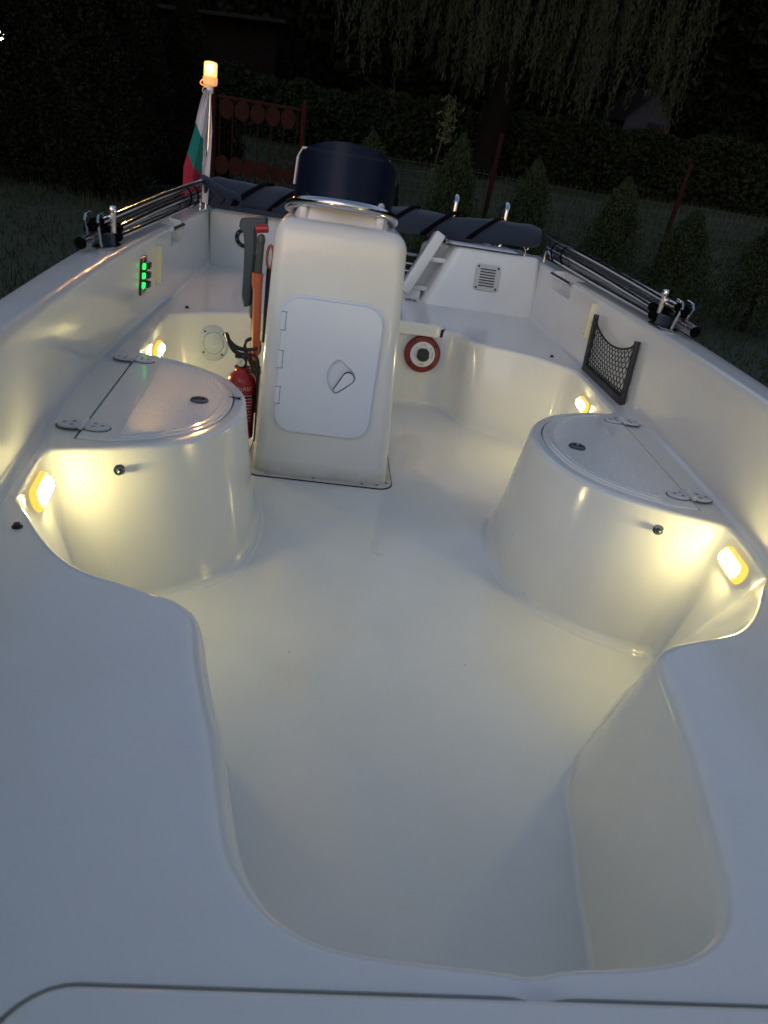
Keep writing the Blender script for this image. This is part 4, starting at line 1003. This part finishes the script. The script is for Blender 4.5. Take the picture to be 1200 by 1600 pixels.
# hedge behind the meadow
hedge = thing('hedge', 'long dark clipped hedge across the back of the lawn', 'hedge', (0, 16.5, 0), world=True)
nh = 60000; hx = rng.uniform(-4.5, 15, nh); top_ = 1.12+.032*np.maximum(0, hx)+.06*np.sin(hx*1.7)+.05*np.sin(hx*4.3)+.03*np.sin(hx*9.7); hz = top_*rng.random(nh)**.55; hy = 16.5+.12*hx*.3+rng.uniform(-.35, .5, nh)*(1-.3*(hz/top_)**4)
P = np.c_[hx, hy-16.5, hz+rng.normal(0, .03, nh)]
leafobj('foliage', leaves(P, .06, 1.8, 0, seed=11), LEAF_H, hedge)
v, f = box((5.25, .55, .52), (19.4, .5, 1.04), .1); v = [Vector((q[0], q[1]+.036*q[0], q[2])) for q in v]
g = G(); g.add(v, f); q = g.obj('core', LEAF_H); q.parent = hedge

# tall dark conifers on the left
def big_tree(name, loc, h, r, seed, lab, cat, m, n=16000, ls=.07, base=.15, cone=True, grp=None):
    t = thing(name, lab, cat, loc, grp, world=True); rg = np.random.default_rng(seed)
    z = rg.random(n); ang = rg.uniform(0, 6.28, n); lob = 1+.22*np.sin(ang*3+seed+z*9)+.16*np.sin(ang*7+z*23)
    prof_ = ((1-z)**.8*np.minimum(1, z*7+.35)) if cone else np.sin(np.pi*np.clip(z*.9+.08, 0, 1))**.6
    rad = r*prof_*lob*(.5+.55*np.sqrt(rg.random(n)))
    P = np.c_[np.cos(ang)*rad, np.sin(ang)*rad, base+z*(h-base)+rg.normal(0, .08, n)]
    leafobj('crown', leaves(P, ls, 2.2, .3, seed=seed), m, t)
    g = G(); g.add(*tube([(0, 0, -.05), (.05, 0, h*.4), (0, .03, h*.85)], [.12*h/5, .09*h/5, .02], 10))
    for k in range(14):
        a = k*2.4; zz = h*(.12+.05*k); L_ = r*.6*(1-zz/h)+.2; g.add(*tube([(0, 0, zz), (math.cos(a)*L_*.6, math.sin(a)*L_*.6, zz+.15), (math.cos(a)*L_, math.sin(a)*L_, zz+.2)], [.035, .02, .008], 6))
    q = g.obj('trunk', BARK); q.parent = t; return t
labs = ['tall dark conifer filling the left edge', 'tall dark conifer next to the far left edge', 'broad dark conifer left of the flag', 'dark conifer just left of the flag pole', 'dark conifer far back at the left edge behind the nearer conifers']
for i, (x, y, h, r) in enumerate(((-4.6, 8.3, 4.2, .95), (-3.6, 9.0, 4.6, 1.0), (-2.75, 8.6, 3.6, .80), (-2.05, 9.6, 1.9, .62), (-6.4, 10.5, 5.0, 1.3))):
    big_tree('tall_conifer', (x, y, 0), h, r, 20+i, labs[i], 'conifer', LEAF_D, 60000, .02, grp='tall conifers left of the gate')
# dense trees behind the hedge that close off the sky
wood = ['dark broadleaf tree behind the hedge, far left', 'dark broadleaf tree behind the hedge above the stern light', 'dark broadleaf tree behind the hedge above the gate', 'dark broadleaf tree behind the willow, left half', 'dark broadleaf tree behind the willow, centre', 'dark broadleaf tree behind the willow, right half', 'dark broadleaf tree behind the pale shed', 'dark broadleaf tree at the upper right corner']
for i, (x, y, h, r) in enumerate(((-9.5, 19, 7.5, 3.0), (-5.8, 20, 7.0, 2.7), (-2.6, 21, 7.5, 2.8), (.9, 22, 8.5, 3.0), (4.3, 23, 8.5, 3.0), (7.8, 24, 9, 3.2), (11.4, 24, 9.5, 3.3), (15.2, 24, 9.5, 3.3))):
    big_tree('broadleaf_tree', (x, y, 0), h, r, 40+i, wood[i], 'tree', LEAF_D, 24000, .11, base=.1, cone=False, grp='dark trees behind the hedge')
# far woodland: one dark mass that closes the horizon
wv = []; wf_ = []; na, nz_ = 150, 14
for j in range(nz_+1):
    for i in range(na+1):
        a = R(-115+230*i/na); zz = 15*j/nz_; rr = 36+1.6*math.sin(i*.9+j*.7)+1.2*math.sin(i*2.3+j*1.9)+1.0*math.sin(i*.31)+zz*.25
        wv.append((rr*math.sin(a), rr*math.cos(a), zz*(1+.10*math.sin(i*.5)+.06*math.sin(i*1.7)) if j else 0))
for j in range(nz_):
    for i in range(na): wf_.append([j*(na+1)+i, j*(na+1)+i+1, (j+1)*(na+1)+i+1, (j+1)*(na+1)+i])
o = mk('far_woodland', wv, wf_, LEAF_D, None, 0); md = o.modifiers.new('s', 'SOLIDIFY'); md.thickness = 2; md.offset = 1
tag(o, 'dark far off woodland closing the background behind the garden trees', 'woodland', kind='stuff')
# weeping willow
wl = thing('weeping_willow', 'large weeping willow whose long pale strands hang in front of the dark trees', 'tree', (2.6, 15.2, 0), world=True)
Pn = []; rgw = np.random.default_rng(5); strand = G()
for k in range(200):
    a = rgw.uniform(0, 6.28); rr = 2.9*math.sqrt(rgw.random()); x = rr*math.cos(a)*1.15; y = rr*math.sin(a)*.55-.4; zt = 4.9-.22*rr*rr*.6+rgw.normal(0, .2); zb = 1.25+1.2*abs(math.sin(x*1.9+1))*rgw.random()+.6*rgw.random()
    m__ = int((zt-zb)*60); tt = np.linspace(0, 1, max(m__, 4)); px_ = x+.10*np.sin(tt*3+k)+rgw.normal(0, .028, len(tt)); py_ = y+.08*np.cos(tt*4+k)+rgw.normal(0, .028, len(tt)); pz = zt+(zb-zt)*tt
    Pn.append(np.c_[px_, py_, pz])
leafobj('crown', leaves(np.concatenate(Pn), .017, 5.5, 1.6, seed=9), LEAF_W, wl)
g = G(); g.add(*tube([(0, .6, -.05), (.1, .6, 1.6), (0, .6, 2.8), (-.2, .5, 4.0)], [.30, .24, .18, .08], 12))
for k in range(12):
    a = k*.9; g.add(*tube(smooth_path([(0, .6, 2.2+.1*k), (math.cos(a)*1.0, .5+math.sin(a)*.4, 3.7+.05*k), (math.cos(a)*2.1, .2+math.sin(a)*.9, 4.6), (math.cos(a)*2.8, math.sin(a)*1.2, 4.3)], 4), .05, 6))
q = g.obj('trunk', BARK); q.parent = wl
# tall weed by the fence
wk = thing('tall_weed', 'tall spindly weed with pale seed head behind the windscreen, right of the thuja', 'weed', (.62, 7.3, 0), world=True)
g = G(); g.add(*tube(smooth_path([(0, 0, 0), (-.02, 0, .6), (.03, 0, 1.1), (.09, 0, 1.52)], 5), [.006]*0 or .005, 6)); g.add(*tube(smooth_path([(0, 0, .5), (.12, 0, .85), (.14, 0, 1.1)], 4), .004, 6)); q = g.obj('stem', LEAF_WD); q.parent = wk
rg2 = np.random.default_rng(3); P = np.concatenate([np.c_[rg2.normal(.07, .035, 160), rg2.normal(0, .03, 160), rg2.uniform(1.18, 1.55, 160)], np.c_[rg2.normal(.02, .09, 60), rg2.normal(0, .06, 60), rg2.uniform(.2, 1.1, 60)]])
leafobj('foliage', leaves(P, .018, 3.5, .5, seed=4), LEAF_WD, wk)
# pale shed with gable behind the hedge, and a low roof at the left
sh = thing('garden_shed', 'small pale gabled shed showing over the hedge at the right', 'shed', (6.7, 18.6, 0), world=True)
g = G(); X0, X1, Y0, Y1, ZE, ZR = -.55, .55, 0, 1.6, 1.50, 2.06
g.add([(X0, Y0, 0), (X1, Y0, 0), (X1, Y0, ZE), (0, Y0, ZR), (X0, Y0, ZE), (X0, Y1, 0), (X1, Y1, 0), (X1, Y1, ZE), (0, Y1, ZR), (X0, Y1, ZE)], [[0, 1, 2, 3, 4], [5, 6, 7, 8, 9], [0, 4, 9, 5], [1, 6, 7, 2]]); q = g.obj('wall', WALLG, None, 0); q.parent = sh
g = G()
for s in (-1, 1):
    g.add([(0, -.12, ZR+.05), (s*.68, -.12, ZE-.09), (s*.68, Y1+.1, ZE-.09), (0, Y1+.1, ZR+.05), (0, -.12, ZR+.01), (s*.68, -.12, ZE-.13), (s*.68, Y1+.1, ZE-.13), (0, Y1+.1, ZR+.01)], [[0, 1, 2, 3], [4, 7, 6, 5], [0, 4, 5, 1], [1, 5, 6, 2], [2, 6, 7, 3]])
q = g.obj('roof', ROOFM, None, 0); q.parent = sh
g = G(); g.add(*box((.25, -.015, .9), (.5, .03, 1.1), .005)); q = g.obj('door', ROOFM); q.parent = sh
hs2 = thing('low_outbuilding', 'low dark outbuilding with sloping roof edge above the stern light', 'outbuilding', (-2.9, 17.6, 0), world=True)
g = G(); g.add(*box((0, .6, .95), (2.2, 1.2, 1.9), .01)); q = g.obj('wall', BARK); q.parent = hs2
g = G(); v, f = box((0, .45, 2.0), (2.6, 1.9, .07), .01); g.add([Vector((a.x, a.y, a.z+.05*a.x)) for a in v], f); q = g.obj('roof', ROOFM); q.parent = hs2
# distant garden lamp at the left edge
dl = thing('garden_lamp', 'tiny distant white lamp shining at the far left edge', 'lamp', (-5.02, 12.0, 0), world=True)
g = G(); g.add(*tube([(0, 0, 0), (0, 0, 1.15)], .02, 8)); q = g.obj('post', RUST); q.parent = dl
g = G(); g.add(*lathe([(.01, 1.15), (.045, 1.17), (.045, 1.23), (.01, 1.26)], 14)); q = g.obj('bulb', mat('distant_bulb', (1, 1, .8), .4, emit=(1, 1, .72), es=1.2)); q.parent = dl
